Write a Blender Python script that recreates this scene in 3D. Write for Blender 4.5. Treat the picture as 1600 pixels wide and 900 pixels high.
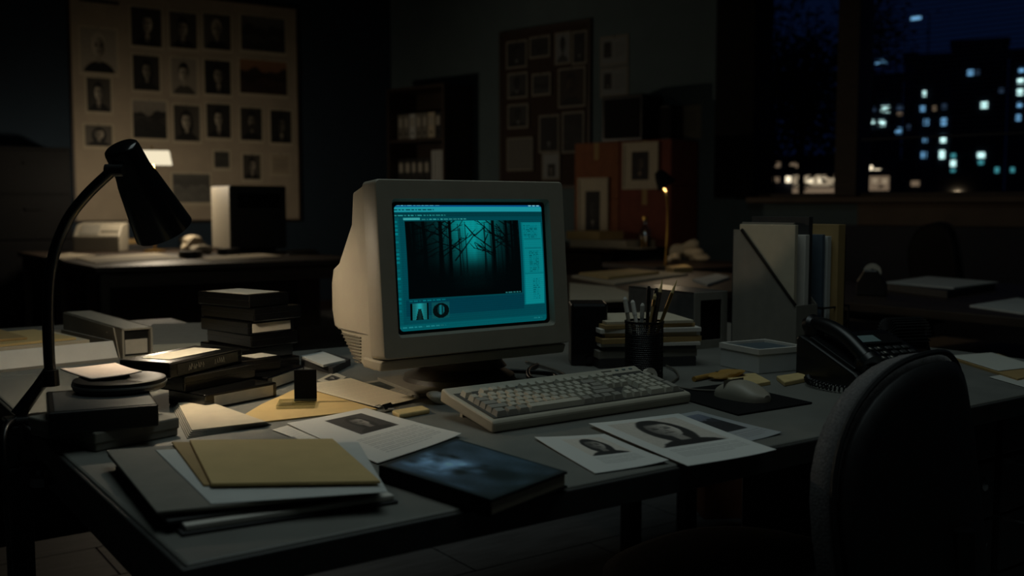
import bpy, bmesh, math, random
import numpy as np
from mathutils import Vector, Matrix
random.seed(7)
PI = math.pi
scene = bpy.context.scene
C = scene.collection
for o in list(bpy.data.objects): bpy.data.objects.remove(o)

# ------------------------------------------------------------------ camera
F_PX = 1590.0
PITCH = math.atan(128.0 / F_PX)
YAW = math.radians(54.665)             # forward direction measured from the desk's long axis (+X)
CAM = Vector((-0.3237, -1.0505, 1.116))
cd = bpy.data.cameras.new('camera')
cd.sensor_width = 36.0
cd.lens = F_PX / 1600.0 * 36.0
cd.clip_start = 0.05; cd.clip_end = 600
cd.dof.use_dof = True; cd.dof.focus_distance = 1.95; cd.dof.aperture_fstop = 3.6
cam = bpy.data.objects.new('camera', cd); C.objects.link(cam)
FW = Vector((math.cos(YAW) * math.cos(PITCH), math.sin(YAW) * math.cos(PITCH), -math.sin(PITCH)))
RT = Vector((math.sin(YAW), -math.cos(YAW), 0)); UP = RT.cross(FW)
cam.location = CAM
cam.rotation_euler = (PI / 2 - PITCH, 0, YAW - PI / 2)
scene.camera = cam

# ------------------------------------------------------------------ world, big lights, exposure
w = bpy.data.worlds.new('night_sky'); scene.world = w; w.use_nodes = True
w.node_tree.nodes['Background'].inputs[0].default_value = (0.0011, 0.0034, 0.0135, 1)
w.node_tree.nodes['Background'].inputs[1].default_value = 1.0
scene.view_settings.view_transform = 'Standard'
scene.view_settings.look = 'None'
scene.view_settings.exposure = 0.0
scene.view_settings.gamma = 1.0
scene.view_settings.use_curve_mapping = False

def area(name, loc, target, sx, sy, power, col):
    l = bpy.data.lights.new(name, 'AREA'); l.shape = 'RECTANGLE'; l.size = sx; l.size_y = sy
    l.energy = power; l.color = col
    o = bpy.data.objects.new(name, l); C.objects.link(o); o.location = loc
    o.rotation_euler = (Vector(target) - Vector(loc)).to_track_quat('-Z', 'Y').to_euler()
    return o
# added soft fill above the desk, standing in for the room's ambient light
area('overhead_fill', (0.75, 0.35, 3.4), (0.75, 0.36, 0.7), 1.4, 2.6, 12.5, (0.82, 1.0, 0.98))

# ------------------------------------------------------------------ pixel <-> place helpers
def ray(x, y): return FW + RT * ((x - 800) / F_PX) - UP * ((y - 450) / F_PX)
def P(x, y, z=0.74):
    d = ray(x, y); return CAM + d * ((z - CAM.z) / d.z)
def at(x, y, dep): return CAM + ray(x, y) * dep
def onX(x, y, X):
    d = ray(x, y); return CAM + d * ((X - CAM.x) / d.x)
def onY(x, y, Y):
    d = ray(x, y); return CAM + d * ((Y - CAM.y) / d.y)

# ------------------------------------------------------------------ materials
def lin(c):
    return tuple(((v / 12.92) if v <= 0.04045 else ((v + 0.055) / 1.055) ** 2.4) for v in c)
def mat(name, rgb, rough=0.6, metal=0.0, noise=0.12, scale=40.0, bump=0.0, spec=0.5, coat=0.0, stretch=(1, 1, 1)):
    m = bpy.data.materials.new(name); m.use_nodes = True
    nt = m.node_tree; b = nt.nodes['Principled BSDF']
    c = lin([v / 255 for v in rgb])
    b.inputs['Roughness'].default_value = rough
    b.inputs['Metallic'].default_value = metal
    b.inputs['Specular IOR Level'].default_value = spec
    b.inputs['Coat Weight'].default_value = coat
    tc = nt.nodes.new('ShaderNodeTexCoord'); mp = nt.nodes.new('ShaderNodeMapping')
    mp.inputs['Scale'].default_value = stretch
    nz = nt.nodes.new('ShaderNodeTexNoise'); nz.inputs['Scale'].default_value = scale; nz.inputs['Detail'].default_value = 5
    nt.links.new(tc.outputs['Object'], mp.inputs[0]); nt.links.new(mp.outputs[0], nz.inputs['Vector'])
    r = nt.nodes.new('ShaderNodeValToRGB')
    r.color_ramp.elements[0].position = 0.3; r.color_ramp.elements[1].position = 0.7
    r.color_ramp.elements[0].color = tuple(v * (1 - noise) for v in c) + (1,)
    r.color_ramp.elements[1].color = tuple(min(1, v * (1 + noise)) for v in c) + (1,)
    nt.links.new(nz.outputs['Fac'], r.inputs[0]); nt.links.new(r.outputs[0], b.inputs['Base Color'])
    if bump:
        bp = nt.nodes.new('ShaderNodeBump'); bp.inputs['Strength'].default_value = bump; bp.inputs['Distance'].default_value = 0.002
        nt.links.new(nz.outputs['Fac'], bp.inputs['Height']); nt.links.new(bp.outputs[0], b.inputs['Normal'])
    return m
def emit(name, rgb, strength, linear=False):
    m = bpy.data.materials.new(name); m.use_nodes = True; nt = m.node_tree; nt.nodes.clear()
    e = nt.nodes.new('ShaderNodeEmission'); o = nt.nodes.new('ShaderNodeOutputMaterial')
    e.inputs[0].default_value = tuple(lin([v / 255 for v in rgb])) + (1,); e.inputs[1].default_value = strength
    nt.links.new(e.outputs[0], o.inputs[0]); return m
def printed(name, rough=0.6, emission=0.0, coat=0.0):
    m = bpy.data.materials.new(name); m.use_nodes = True; nt = m.node_tree; b = nt.nodes['Principled BSDF']
    a = nt.nodes.new('ShaderNodeAttribute'); a.attribute_name = 'Col'
    b.inputs['Roughness'].default_value = rough
    b.inputs['Coat Weight'].default_value = coat
    if emission:
        b.inputs['Base Color'].default_value = (0.01, 0.012, 0.012, 1)
        nt.links.new(a.outputs['Color'], b.inputs['Emission Color']); b.inputs['Emission Strength'].default_value = emission
    else:
        nt.links.new(a.outputs['Color'], b.inputs['Base Color'])
    return m
def glass(name, tint=(1, 1, 1), gloss=0.06):
    m = bpy.data.materials.new(name); m.use_nodes = True; nt = m.node_tree; nt.nodes.clear()
    t = nt.nodes.new('ShaderNodeBsdfTransparent'); t.inputs[0].default_value = tuple(tint) + (1,)
    g = nt.nodes.new('ShaderNodeBsdfGlossy'); g.inputs['Roughness'].default_value = 0.05
    x = nt.nodes.new('ShaderNodeMixShader'); x.inputs[0].default_value = gloss
    o = nt.nodes.new('ShaderNodeOutputMaterial')
    nt.links.new(t.outputs[0], x.inputs[1]); nt.links.new(g.outputs[0], x.inputs[2]); nt.links.new(x.outputs[0], o.inputs[0])
    return m

M = dict(
    desk=mat('grey_linoleum', (106, 106, 100), 0.55, noise=0.14, scale=9, bump=0.05),
    desk_edge=mat('dark_desk_edge', (52, 52, 50), 0.5, noise=0.2),
    desk_steel=mat('dark_steel', (50, 51, 52), 0.45, 0.3),
    floor=mat('floor_vinyl', (100, 100, 100), 0.6, noise=0.25, scale=3),
    floor_tile=mat('floor_board', (104, 104, 104), 0.6, noise=0.25, scale=6, stretch=(1, 6, 1)),
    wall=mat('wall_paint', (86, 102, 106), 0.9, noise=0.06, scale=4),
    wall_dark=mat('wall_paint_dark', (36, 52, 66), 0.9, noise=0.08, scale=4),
    ceil=mat('ceiling_paint', (60, 62, 62), 0.95, noise=0.05),
    paper=mat('paper', (205, 200, 190), 0.8, noise=0.04, scale=30),
    paper_b=mat('paper_cool', (190, 192, 188), 0.8, noise=0.04, scale=30),
    paper_w=mat('paper_warm', (190, 178, 154), 0.8, noise=0.06, scale=30),
    manila=mat('manila', (196, 168, 112), 0.75, noise=0.06, scale=20),
    manila_d=mat('manila_dark', (160, 132, 84), 0.75, noise=0.08, scale=20),
    greycard=mat('grey_card', (122, 118, 108), 0.75, noise=0.08, scale=30),
    darkcard=mat('dark_card', (46, 46, 46), 0.6, noise=0.1),
    black=mat('black_plastic', (14, 15, 16), 0.35, noise=0.1),
    blackm=mat('black_matte', (15, 15, 16), 0.7, noise=0.15, spec=0.15),
    tape=mat('tape_case', (10, 10, 10), 0.22, noise=0.15, scale=60),
    tape_in=mat('tape_band', (52, 50, 44), 0.5, noise=0.25, scale=120),
    label=mat('label_paper', (176, 170, 156), 0.75, noise=0.05, scale=60),
    beige=mat('beige_plastic', (148, 141, 126), 0.5, noise=0.04, scale=30),
    beige_d=mat('beige_plastic_dark', (92, 87, 77), 0.55, noise=0.05),
    kbeige=mat('keyboard_plastic', (172, 165, 148), 0.5, noise=0.04, scale=30),
    keywell=mat('key_well', (62, 60, 54), 0.6),  # kept dark to put the shadow between keys into the colour
    basep=mat('base_plastic', (58, 55, 50), 0.5),
    keycap=mat('key_cap', (178, 172, 156), 0.55, noise=0.04, scale=90),
    keycap_g=mat('key_cap_grey', (140, 135, 124), 0.55, noise=0.04, scale=90),
    legend=mat('key_legend', (40, 40, 40), 0.7),
    lampblk=mat('lamp_enamel', (10, 12, 14), 0.22, noise=0.05, coat=0.4),
    lining=mat('lamp_lining', (235, 230, 215), 0.6, noise=0.02),
    chrome=mat('chrome', (180, 180, 180), 0.18, 1.0, noise=0.03),
    steel=mat('brushed_steel', (120, 122, 122), 0.35, 0.8, noise=0.1),
    brass=mat('brass', (200, 160, 84), 0.28, 1.0, noise=0.05),
    wood=mat('dark_wood', (52, 40, 30), 0.55, noise=0.3, scale=7, stretch=(1, 1, 8)),
    woodsill=mat('sill_wood', (88, 72, 58), 0.6, noise=0.2, scale=5),
    cardboard=mat('cardboard', (134, 82, 52), 0.85, noise=0.12, scale=12),
    cardboard2=mat('cardboard_red', (118, 62, 44), 0.85, noise=0.12, scale=12),
    fabric=mat('chair_fabric', (92, 90, 90), 0.95, noise=0.3, scale=260, bump=0.4),
    shell=mat('chair_shell', (16, 17, 19), 0.6, noise=0.2, scale=80),
    inset=mat('grey_blue_lid', (74, 88, 96), 0.5),
    blue=mat('blue_folder', (78, 92, 104), 0.7, noise=0.08),
    cork=mat('cork_board', (56, 43, 35), 0.95, noise=0.3, scale=60),
    boardp=mat('board_paper', (176, 161, 140), 0.85, noise=0.07, scale=6),
    yellow=mat('yellow_paper', (158, 120, 52), 0.75, noise=0.1),
    skin=mat('eraser_rubber', (196, 172, 118), 0.8, noise=0.1),
    lcd=mat('lcd_glass', (118, 138, 138), 0.3, noise=0.05),
    darkblue=mat('dark_blue_paint', (16, 22, 40), 0.6),
    leaf=mat('night_leaves', (14, 22, 16), 0.9, noise=0.4, scale=3),
    bark=mat('bark', (26, 22, 18), 0.95),
    facade=mat('night_facade', (34, 42, 58), 0.9, noise=0.15, scale=0.3),
    facade_b=mat('night_facade_blue', (46, 62, 96), 0.9, noise=0.15, scale=0.3),
    ground=mat('night_ground', (18, 20, 20), 0.95),
    pane_dark=mat('dark_pane', (20, 24, 32), 0.2),
    clear=glass('clear_plastic', (0.8, 0.82, 0.78), 0.22),
    win=glass('window_glass', (0.96, 0.97, 0.98), 0.03),
    print=printed('printed_paper', 0.7), gloss=printed('glossy_print', 0.5),
    screen=printed('screen_phosphor', 0.2, emission=0.85),
    lit_white=emit('lit_window_white', (205, 250, 245), 1.5),
    lit_blue=emit('lit_window_blue', (120, 180, 225), 0.85),
    lit_cyan=emit('lit_window_cyan', (90, 190, 200), 0.55),
    lit_dim=emit('lit_window_dim', (56, 74, 96), 0.5),
    lit_warm=emit('lit_window_warm', (255, 236, 200), 1.7),
    lit_warmdim=emit('lit_window_warm_dim', (150, 128, 104), 0.55),
    lit_facade=emit('floodlit_wall', (190, 170, 140), 0.7),  # floodlight on a house wall put in as glow
    bulb=emit('bulb_glow', (255, 225, 170), 9.0),
)

# ------------------------------------------------------------------ mesh helpers
class MB:
    def __init__(s): s.v = []; s.f = []
    def add(s, vs, fs):
        n = len(s.v); s.v += [tuple(v) for v in vs]; s.f += [tuple(i + n for i in f) for f in fs]; return s
    def box(s, x0, x1, y0, y1, z0, z1, mt=None):
        vs = [Vector((x, y, z)) for z in (z0, z1) for y in (y0, y1) for x in (x0, x1)]
        if mt: vs = [mt @ v for v in vs]
        return s.add(vs, [(0, 2, 3, 1), (4, 5, 7, 6), (0, 1, 5, 4), (1, 3, 7, 5), (3, 2, 6, 7), (2, 0, 4, 6)])
    def slab(s, quad, z0, z1):
        n = len(quad)
        vs = [(q[0], q[1], z0) for q in quad] + [(q[0], q[1], z1) for q in quad]
        return s.add(vs, [tuple(range(n))[::-1], tuple(range(n, 2 * n))] + [(i, (i + 1) % n, (i + 1) % n + n, i + n) for i in range(n)])
    def prism(s, prof, x0, x1, scale=None):
        """profile in (y,z) swept along x; scale(y,z)->factor narrows it"""
        n = len(prof); sc = scale or (lambda y, z: 1.0)
        xm = (x0 + x1) / 2; hw = (x1 - x0) / 2
        vs = [(xm - hw * sc(y, z), y, z) for y, z in prof] + [(xm + hw * sc(y, z), y, z) for y, z in prof]
        return s.add(vs, [tuple(range(n)), tuple(range(n, 2 * n))[::-1]] + [(i, i + n, (i + 1) % n + n, (i + 1) % n) for i in range(n)])
    def cyl(s, p0, p1, r0, r1=None, n=20, caps=True):
        r1 = r0 if r1 is None else r1
        p0 = Vector(p0); p1 = Vector(p1); d = (p1 - p0).normalized()
        a = d.orthogonal().normalized(); b = d.cross(a)
        vs = []
        for p, r in ((p0, r0), (p1, r1)):
            for i in range(n):
                t = 2 * PI * i / n; vs.append(p + (a * math.cos(t) + b * math.sin(t)) * r)
        fs = [(i, (i + 1) % n, (i + 1) % n + n, i + n) for i in range(n)]
        if caps: fs += [tuple(range(n))[::-1], tuple(range(n, 2 * n))]
        return s.add(vs, fs)
    def tube(s, pts, r, n=10, caps=True):
        pts = [Vector(p) for p in pts]; rs = r if isinstance(r, (list, tuple)) else [r] * len(pts)
        vs = []; a = None
        for i, p in enumerate(pts):
            d = (pts[min(i + 1, len(pts) - 1)] - pts[max(i - 1, 0)]).normalized()
            a = d.orthogonal().normalized() if a is None else (a - d * a.dot(d)).normalized()
            b = d.cross(a)
            vs += [p + (a * math.cos(2 * PI * k / n) + b * math.sin(2 * PI * k / n)) * rs[i] for k in range(n)]
        fs = []
        for i in range(len(pts) - 1):
            for k in range(n):
                fs.append((i * n + k, i * n + (k + 1) % n, (i + 1) * n + (k + 1) % n, (i + 1) * n + k))
        if caps: fs += [tuple(range(n))[::-1], tuple(range((len(pts) - 1) * n, len(pts) * n))]
        return s.add(vs, fs)
    def lathe(s, prof, n=32, mt=None):
        """prof: list of (r,z)"""
        vs = []; m = len(prof)
        for i in range(n):
            t = 2 * PI * i / n
            for r, z in prof:
                v = Vector((r * math.cos(t), r * math.sin(t), z)); vs.append(mt @ v if mt else v)
        fs = []
        for i in range(n):
            for j in range(m - 1):
                fs.append((i * m + j, ((i + 1) % n) * m + j, ((i + 1) % n) * m + j + 1, i * m + j + 1))
        return s.add(vs, fs)
    def frame(s, x0, x1, z0, z1, t, y0, y1):
        """rectangular frame in the xz plane"""
        s.box(x0, x0 + t, y0, y1, z0, z1); s.box(x1 - t, x1, y0, y1, z0, z1)
        s.box(x0 + t, x1 - t, y0, y1, z0, z0 + t); s.box(x0 + t, x1 - t, y0, y1, z1 - t, z1); return s
def smoothpath(pts, n=8):
    pts = [Vector(p) for p in pts]; out = []
    for i in range(len(pts) - 1):
        p0 = pts[max(i - 1, 0)]; p1 = pts[i]; p2 = pts[i + 1]; p3 = pts[min(i + 2, len(pts) - 1)]
        for k in range(n):
            t = k / n
            out.append(0.5 * ((2 * p1) + (p2 - p0) * t + (2 * p0 - 5 * p1 + 4 * p2 - p3) * t * t + (3 * p1 - p0 - 3 * p2 + p3) * t ** 3))
    out.append(pts[-1]); return out

def tag(o, label=None, cat=None, group=None, kind=None):
    if label: o['label'] = label
    if cat: o['category'] = cat
    if group: o['group'] = group
    if kind: o['kind'] = kind
    return o
def link(name, me, m, parent=None, loc=(0, 0, 0), rot=(0, 0, 0)):
    o = bpy.data.objects.new(name, me); C.objects.link(o)
    if m is not None and not me.materials: me.materials.append(M[m] if isinstance(m, str) else m)
    o.location = loc; o.rotation_euler = rot; o.parent = parent
    return o
def obj(name, mb, m, parent=None, loc=(0, 0, 0), rot=(0, 0, 0), bevel=0.0, smooth=False, seg=2):
    me = bpy.data.meshes.new(name); me.from_pydata(mb.v, [], mb.f); me.update()
    bm = bmesh.new(); bm.from_mesh(me); bmesh.ops.recalc_face_normals(bm, faces=bm.faces); bm.to_mesh(me); bm.free()
    o = link(name, me, m, parent, loc, rot)
    if bevel:
        b = o.modifiers.new('bevel', 'BEVEL'); b.width = bevel; b.segments = seg; b.limit_method = 'ANGLE'; b.angle_limit = 0.6
    if smooth:
        for p in me.polygons: p.use_smooth = True
        if smooth != 2: me.set_sharp_from_angle(angle=0.7)
    return o
def E(name, label, cat, loc=(0, 0, 0), rz=0.0, group=None, rot=None):
    o = bpy.data.objects.new(name, None); C.objects.link(o); o.empty_display_size = 0.05
    o.location = loc; o.rotation_euler = rot or (0, 0, rz); return tag(o, label, cat, group)
def copy_tree(o, parent=None):
    c = o.copy(); C.objects.link(c); c.parent = parent
    for ch in list(o.children): copy_tree(ch, c)
    return c

# ------------------------------------------------------------------ painting flat prints (numpy -> colour attribute)
def rng(seed): return np.random.default_rng(seed)
def sm(x, a, b):
    t = np.clip((x - a) / (b - a + 1e-9), 0, 1); return t * t * (3 - 2 * t)
def canvas(w_, h_, col): return np.ones((h_, w_, 3)) * np.array(col) / 255.0
def paste(cv, img, u0, v0, u1, v1):
    H, W, _ = cv.shape
    x0, x1, y0, y1 = int(u0 * W), int(u1 * W), int(v0 * H), int(v1 * H)
    h, w_, _ = img.shape
    yi = np.clip((np.arange(y1 - y0) + .5) / max(1, y1 - y0) * h, 0, h - 1).astype(int)
    xi = np.clip((np.arange(x1 - x0) + .5) / max(1, x1 - x0) * w_, 0, w_ - 1).astype(int)
    cv[y0:y1, x0:x1] = img[yi][:, xi]; return cv
def text(cv, u0, v0, u1, v1, n, col=(90, 90, 90), seed=0, fill=0.45):
    H, W, _ = cv.shape; r = rng(seed)
    for i in range(n):
        y = int((v0 + (v1 - v0) * (i + .5) / n) * H)
        e = u1 if i < n - 1 else u0 + (u1 - u0) * r.uniform(.4, .8)
        x = u0
        while x < e:
            L = r.uniform(.02, .07); a, b = int(x * W), int(min(e, x + L) * W) + 1
            cv[y:y + 1, a:b] = cv[y:y + 1, a:b] * (1 - fill) + np.array(col) / 255 * fill
            x += L + .015
    return cv
def portrait(seed, style='suit', w_=44, h_=56, bg=70, tint=(1, .97, .92), skin=185, cut=False, hs=1.0):
    r = rng(seed)
    v, u = np.mgrid[0:h_, 0:w_]; u = ((u + .5) / w_ * 2 - 1) / hs; v = ((v + .5) / h_ * 2 - 1) / hs
    g = np.ones((h_, w_)) * bg / 255 * (1 + .25 * (u * r.uniform(-1, 1)))
    if cut: g[:] = bg / 255
    ell = lambda cx, cy, rx, ry: ((u - cx) / rx) ** 2 + ((v - cy) / ry) ** 2
    def put(mask, val):
        nonlocal g; g = g * (1 - mask) + val * mask
    hx = r.uniform(-.06, .06); hy = -.18 + r.uniform(-.05, .05); hair = r.uniform(.03, .12); rx = r.uniform(.30, .36)
    if style == 'long':
        put(1 - sm(ell(hx, hy + .18, rx + .17, .78), .85, 1.1), hair)
    sh = 1 - sm(ell(0, 1.2, .9, .72), .92, 1.06)
    put(sh, .06 if style != 'pale' else .28)
    put((1 - sm(np.abs(u - hx), .1, .14)) * sm(v, .05, .12) * (1 - sm(v, .5, .6)), skin / 255 * .72)
    if style == 'suit':
        V = (1 - sm(np.abs(u - hx) - .26 * (1.05 - v), -.02, .03)) * sm(v, .42, .5)
        put(V, .68); put((1 - sm(np.abs(u - hx), .04, .07)) * sm(v, .5, .56), .08)
    put(1 - sm(ell(hx, hy - .1, rx + .06, .50), .88, 1.06), hair if style != 'bald' else skin / 255 * .9)
    face = 1 - sm(ell(hx, hy + .05, rx, .46), .88, 1.05)
    shade = .75 + .3 * np.clip((u - hx) * r.choice([-1, 1]) / rx, -1, 1)
    put(face * (1 - (1 - sm(v, hy - .36, hy - .22)) * (style != 'bald')), skin / 255 * shade)
    for s in (-1, 1):
        put((1 - sm(ell(hx + s * .14, hy - .0, .09, .05), .6, 1.2)) * .8, .1)
        put((1 - sm(ell(hx + s * .14, hy - .1, .11, .025), .6, 1.2)) * .7, .08)
    put((1 - sm(ell(hx + .02, hy + .14, .035, .1), .5, 1.2)) * .4, .25)
    put((1 - sm(ell(hx, hy + .28, .13, .03), .5, 1.2)) * .75, .16)
    if style == 'beard': put((1 - sm(ell(hx, hy + .36, .27, .2), .6, 1.1)) * .75, .1)
    g = np.clip(g + r.normal(0, .015, g.shape), 0, 1)
    return g[..., None] * np.array(tint)
def landscape(seed, tint=(1, .9, .8), w_=60, h_=46, lo=.1, hi=.45):
    r = rng(seed); v, u = np.mgrid[0:h_, 0:w_]; u = u / w_; v = v / h_
    g = hi * (1 - .5 * v)
    for k in range(5):
        base = .3 + .13 * k + .06 * np.sin(u * r.uniform(4, 11) + r.uniform(0, 6)) + .04 * np.sin(u * r.uniform(12, 25) + r.uniform(0, 6))
        g = np.where(v > base, lo + r.uniform(0, .16), g)
    g = np.clip(g + r.normal(0, .03, g.shape), 0, 1)
    return g[..., None] * np.array(tint)
def colormesh(name, arr, pos):
    """grid of coloured points; pos(u,v)->xyz, row 0 of arr is v=0 (top)"""
    H, W, _ = arr.shape
    vs = [pos(i / (W - 1), j / (H - 1)) for j in range(H) for i in range(W)]
    fs = [(j * W + i, (j + 1) * W + i, (j + 1) * W + i + 1, j * W + i + 1) for j in range(H - 1) for i in range(W - 1)]
    me = bpy.data.meshes.new(name); me.from_pydata([tuple(v) for v in vs], [], fs); me.update()
    a = np.clip(arr, 0, 1); L = np.where(a <= .04045, a / 12.92, ((a + .055) / 1.055) ** 2.4)
    rgba = np.ones((H * W, 4), dtype=np.float32); rgba[:, :3] = L.reshape(-1, 3)
    ca = me.color_attributes.new('Col', 'FLOAT_COLOR', 'POINT'); ca.data.foreach_set('color', rgba.ravel())
    for p in me.polygons: p.use_smooth = True
    return me
def sheet(name, arr, corners, z, label, cat='paper', m='print', curl=0.0, thick=0.0007, group=None, wave=0.0):
    """printed sheet lying flat; corners TL,TR,BR,BL (world xy)"""
    c = [Vector((p[0], p[1], 0)) for p in corners]; o = sum(c, Vector()) / 4
    q = [p - o for p in c]
    def pos(u, v):
        p = (q[0] * (1 - u) + q[1] * u) * (1 - v) + (q[3] * (1 - u) + q[2] * u) * v
        p.z = curl * (u ** 4 * v ** 3) + curl * .6 * ((1 - u) ** 4 * (1 - v) ** 4) + wave * (math.sin(u * PI) * math.sin(v * 2.4)) ** 2
        return p
    me = colormesh(name, arr, pos)
    ob = link(name, me, m, None, (o.x, o.y, z))
    s = ob.modifiers.new('thickness', 'SOLIDIFY'); s.thickness = thick; s.offset = 1 if (q[1] - q[0]).cross(q[3] - q[0]).z < 0 else 1
    ob.modifiers['thickness'].offset = 0
    return tag(ob, label, cat, group)
def stackslab(name, quad, z0, z1, m, label=None, cat=None, group=None, parent=None, bevel=0.0006):
    o = sum((Vector((p[0], p[1], 0)) for p in quad), Vector()) / len(quad)
    ob = obj(name, MB().slab([(p[0] - o.x, p[1] - o.y) for p in quad], 0, z1 - z0), m, parent, (o.x, o.y, z0), bevel=bevel)
    return tag(ob, label, cat, group)
def rect(cx, cy, wx, wy, deg):
    a = math.radians(deg); c_, s_ = math.cos(a), math.sin(a)
    return [(cx + x * c_ - y * s_, cy + x * s_ + y * c_) for x, y in ((-wx / 2, wy / 2), (wx / 2, wy / 2), (wx / 2, -wy / 2), (-wx / 2, -wy / 2))]
DZ = 0.74
#PART2
# ================================================================== THE ROOM
CEIL = 3.5
ROOM = [(-4.6, -5.1), (8.62, -5.1), (5.27, 9.25), (-4.6, 9.25)]
tag(obj('floor', MB().slab(ROOM, -0.1, -0.006), 'floor'), kind='structure')
# floor boards near the desk, where their joints can be seen
fl = bpy.data.objects['floor']
bme = None
for j in range(13):
    y0 = -0.6 + j * 0.3
    for i in range(7):
        x0 = -0.9 + i * 0.9 + (0.45 if j % 2 else 0)
        if bme is None:
            b = obj('floor_plank', MB().box(0, 0.894, 0, 0.294, -0.008, 0), 'floor_tile', fl, (x0, y0, 0), bevel=0.002, seg=1); bme = b.data
        else:
            b = link('floor_plank', bme, None, fl, (x0, y0, 0))
tag(obj('ceiling', MB().slab(ROOM, CEIL, CEIL + 0.1), 'ceil'), kind='structure')
YB = 9.1
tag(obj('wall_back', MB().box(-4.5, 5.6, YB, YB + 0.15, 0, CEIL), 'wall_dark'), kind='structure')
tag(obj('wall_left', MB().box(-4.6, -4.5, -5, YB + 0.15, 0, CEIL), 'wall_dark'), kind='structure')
tag(obj('wall_front', MB().box(-4.6, 9.2, -5.1, -5, 0, CEIL), 'wall_dark'), kind='structure')
# right-hand wall, running from the back corner towards the viewer at a slightly open angle
WA = math.radians(-76.8); K = Vector((5.22, YB, 0))
WD = Vector((math.cos(WA), math.sin(WA), 0)); WN = Vector((-math.sin(WA), math.cos(WA), 0))
def RW(s, yin, z): return K + WD * s - WN * yin + Vector((0, 0, z))
def Rpx(x, y):
    d = ray(x, y); t = (K - CAM).dot(WN) / d.dot(WN); p = CAM + d * t
    return (p - K).dot(WD), p.z
S0, S1, ZS, ZT = 4.32, 9.4, 1.19, 3.25
mb = MB()
mb.box(-0.2, S0, 0, 0.25, 0, CEIL); mb.box(S0, S1, 0, 0.25, 0, ZS - 0.02); mb.box(S0, S1, 0, 0.25, ZT, CEIL); mb.box(S1, 14.8, 0, 0.25, 0, CEIL)
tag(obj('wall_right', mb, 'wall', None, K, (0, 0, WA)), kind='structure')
wn = tag(E('window_1', None, None, K, WA), kind='structure')
obj('window_jamb', MB().box(S0 - 0.18, S0 + 0.19, -0.06, 0.25, ZS, ZT), 'blackm', wn, bevel=0.01)
obj('window_mullion', MB().box(5.20, 5.38, -0.04, 0.22, ZS, ZT), 'wood', wn, bevel=0.01)
obj('window_mullion', MB().box(7.35, 7.50, -0.04, 0.22, ZS, ZT), 'wood', wn, bevel=0.01)
obj('window_rail', MB().box(S0, S1, 0.02, 0.2, ZT - 0.08, ZT), 'wood', wn, bevel=0.006)
obj('window_rail', MB().box(S0, S1, 0.04, 0.2, ZS - 0.01, ZS + 0.03), 'wood', wn, bevel=0.004)
for a, b in ((S0 + 0.18, 5.21), (5.37, 7.36), (7.49, S1)):
    obj('pane', MB().box(a, b, 0.11, 0.116, ZS + 0.02, ZT - 0.06), 'win', wn)
sl = obj('window_sill', MB().box(4.5, S1, -0.16, 0.1, ZS - 0.05, ZS), 'woodsill', wn, bevel=0.008)
obj('apron_board', MB().box(5.40, S1, -0.05, 0.0, ZS - 0.22, ZS - 0.05), 'woodsill', wn, bevel=0.004)
# venetian blind raised over the right-hand pane
bl = E('window_blind', 'thin slatted venetian blind half lowered over the right window pane', 'blind', RW(5.42, 0.05, ZT - 0.05), WA)
obj('head_rail', MB().box(0, 1.92, -0.03, 0.03, -0.05, 0), 'steel', bl)
sme = None
for i in range(44):
    if sme is None:
        s_ = obj('slat', MB().box(0, 1.92, -0.008, 0.008, -0.001, 0.001), 'darkblue', bl, (0, 0, -0.08 - i * 0.034), (0.35, 0, 0)); sme = s_.data
    else:
        s_ = link('slat', sme, None, bl, (0, 0, -0.08 - i * 0.034), (0.35, 0, 0))
obj('bottom_rail', MB().box(0, 1.92, -0.012, 0.012, -0.01, 0.008), 'darkblue', bl, (0, 0, -0.08 - 44 * 0.034))
for x in (0.3, 1.6): obj('ladder_cord', MB().cyl((x, 0, -0.05), (x, 0, -0.08 - 44 * 0.034), 0.0015, n=6), 'darkblue', bl)
tag(obj('dark_panel_1', MB().box(S0 + .1, S1, -0.02, 0.0, 0.1, ZS - 0.22), 'darkblue', None, K, (0, 0, WA)), kind='structure')  # dark panel added so the wall below the sill stays black
tag(obj('baseboard_back', MB().box(-4.5, 5.2, YB - 0.015, YB, 0, 0.1), 'wood'), kind='structure')
tag(obj('baseboard_right', MB().box(0.0, 14, -0.021, 0, 0, 0.1), 'wood', None, K, (0, 0, WA)), kind='structure')

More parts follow.
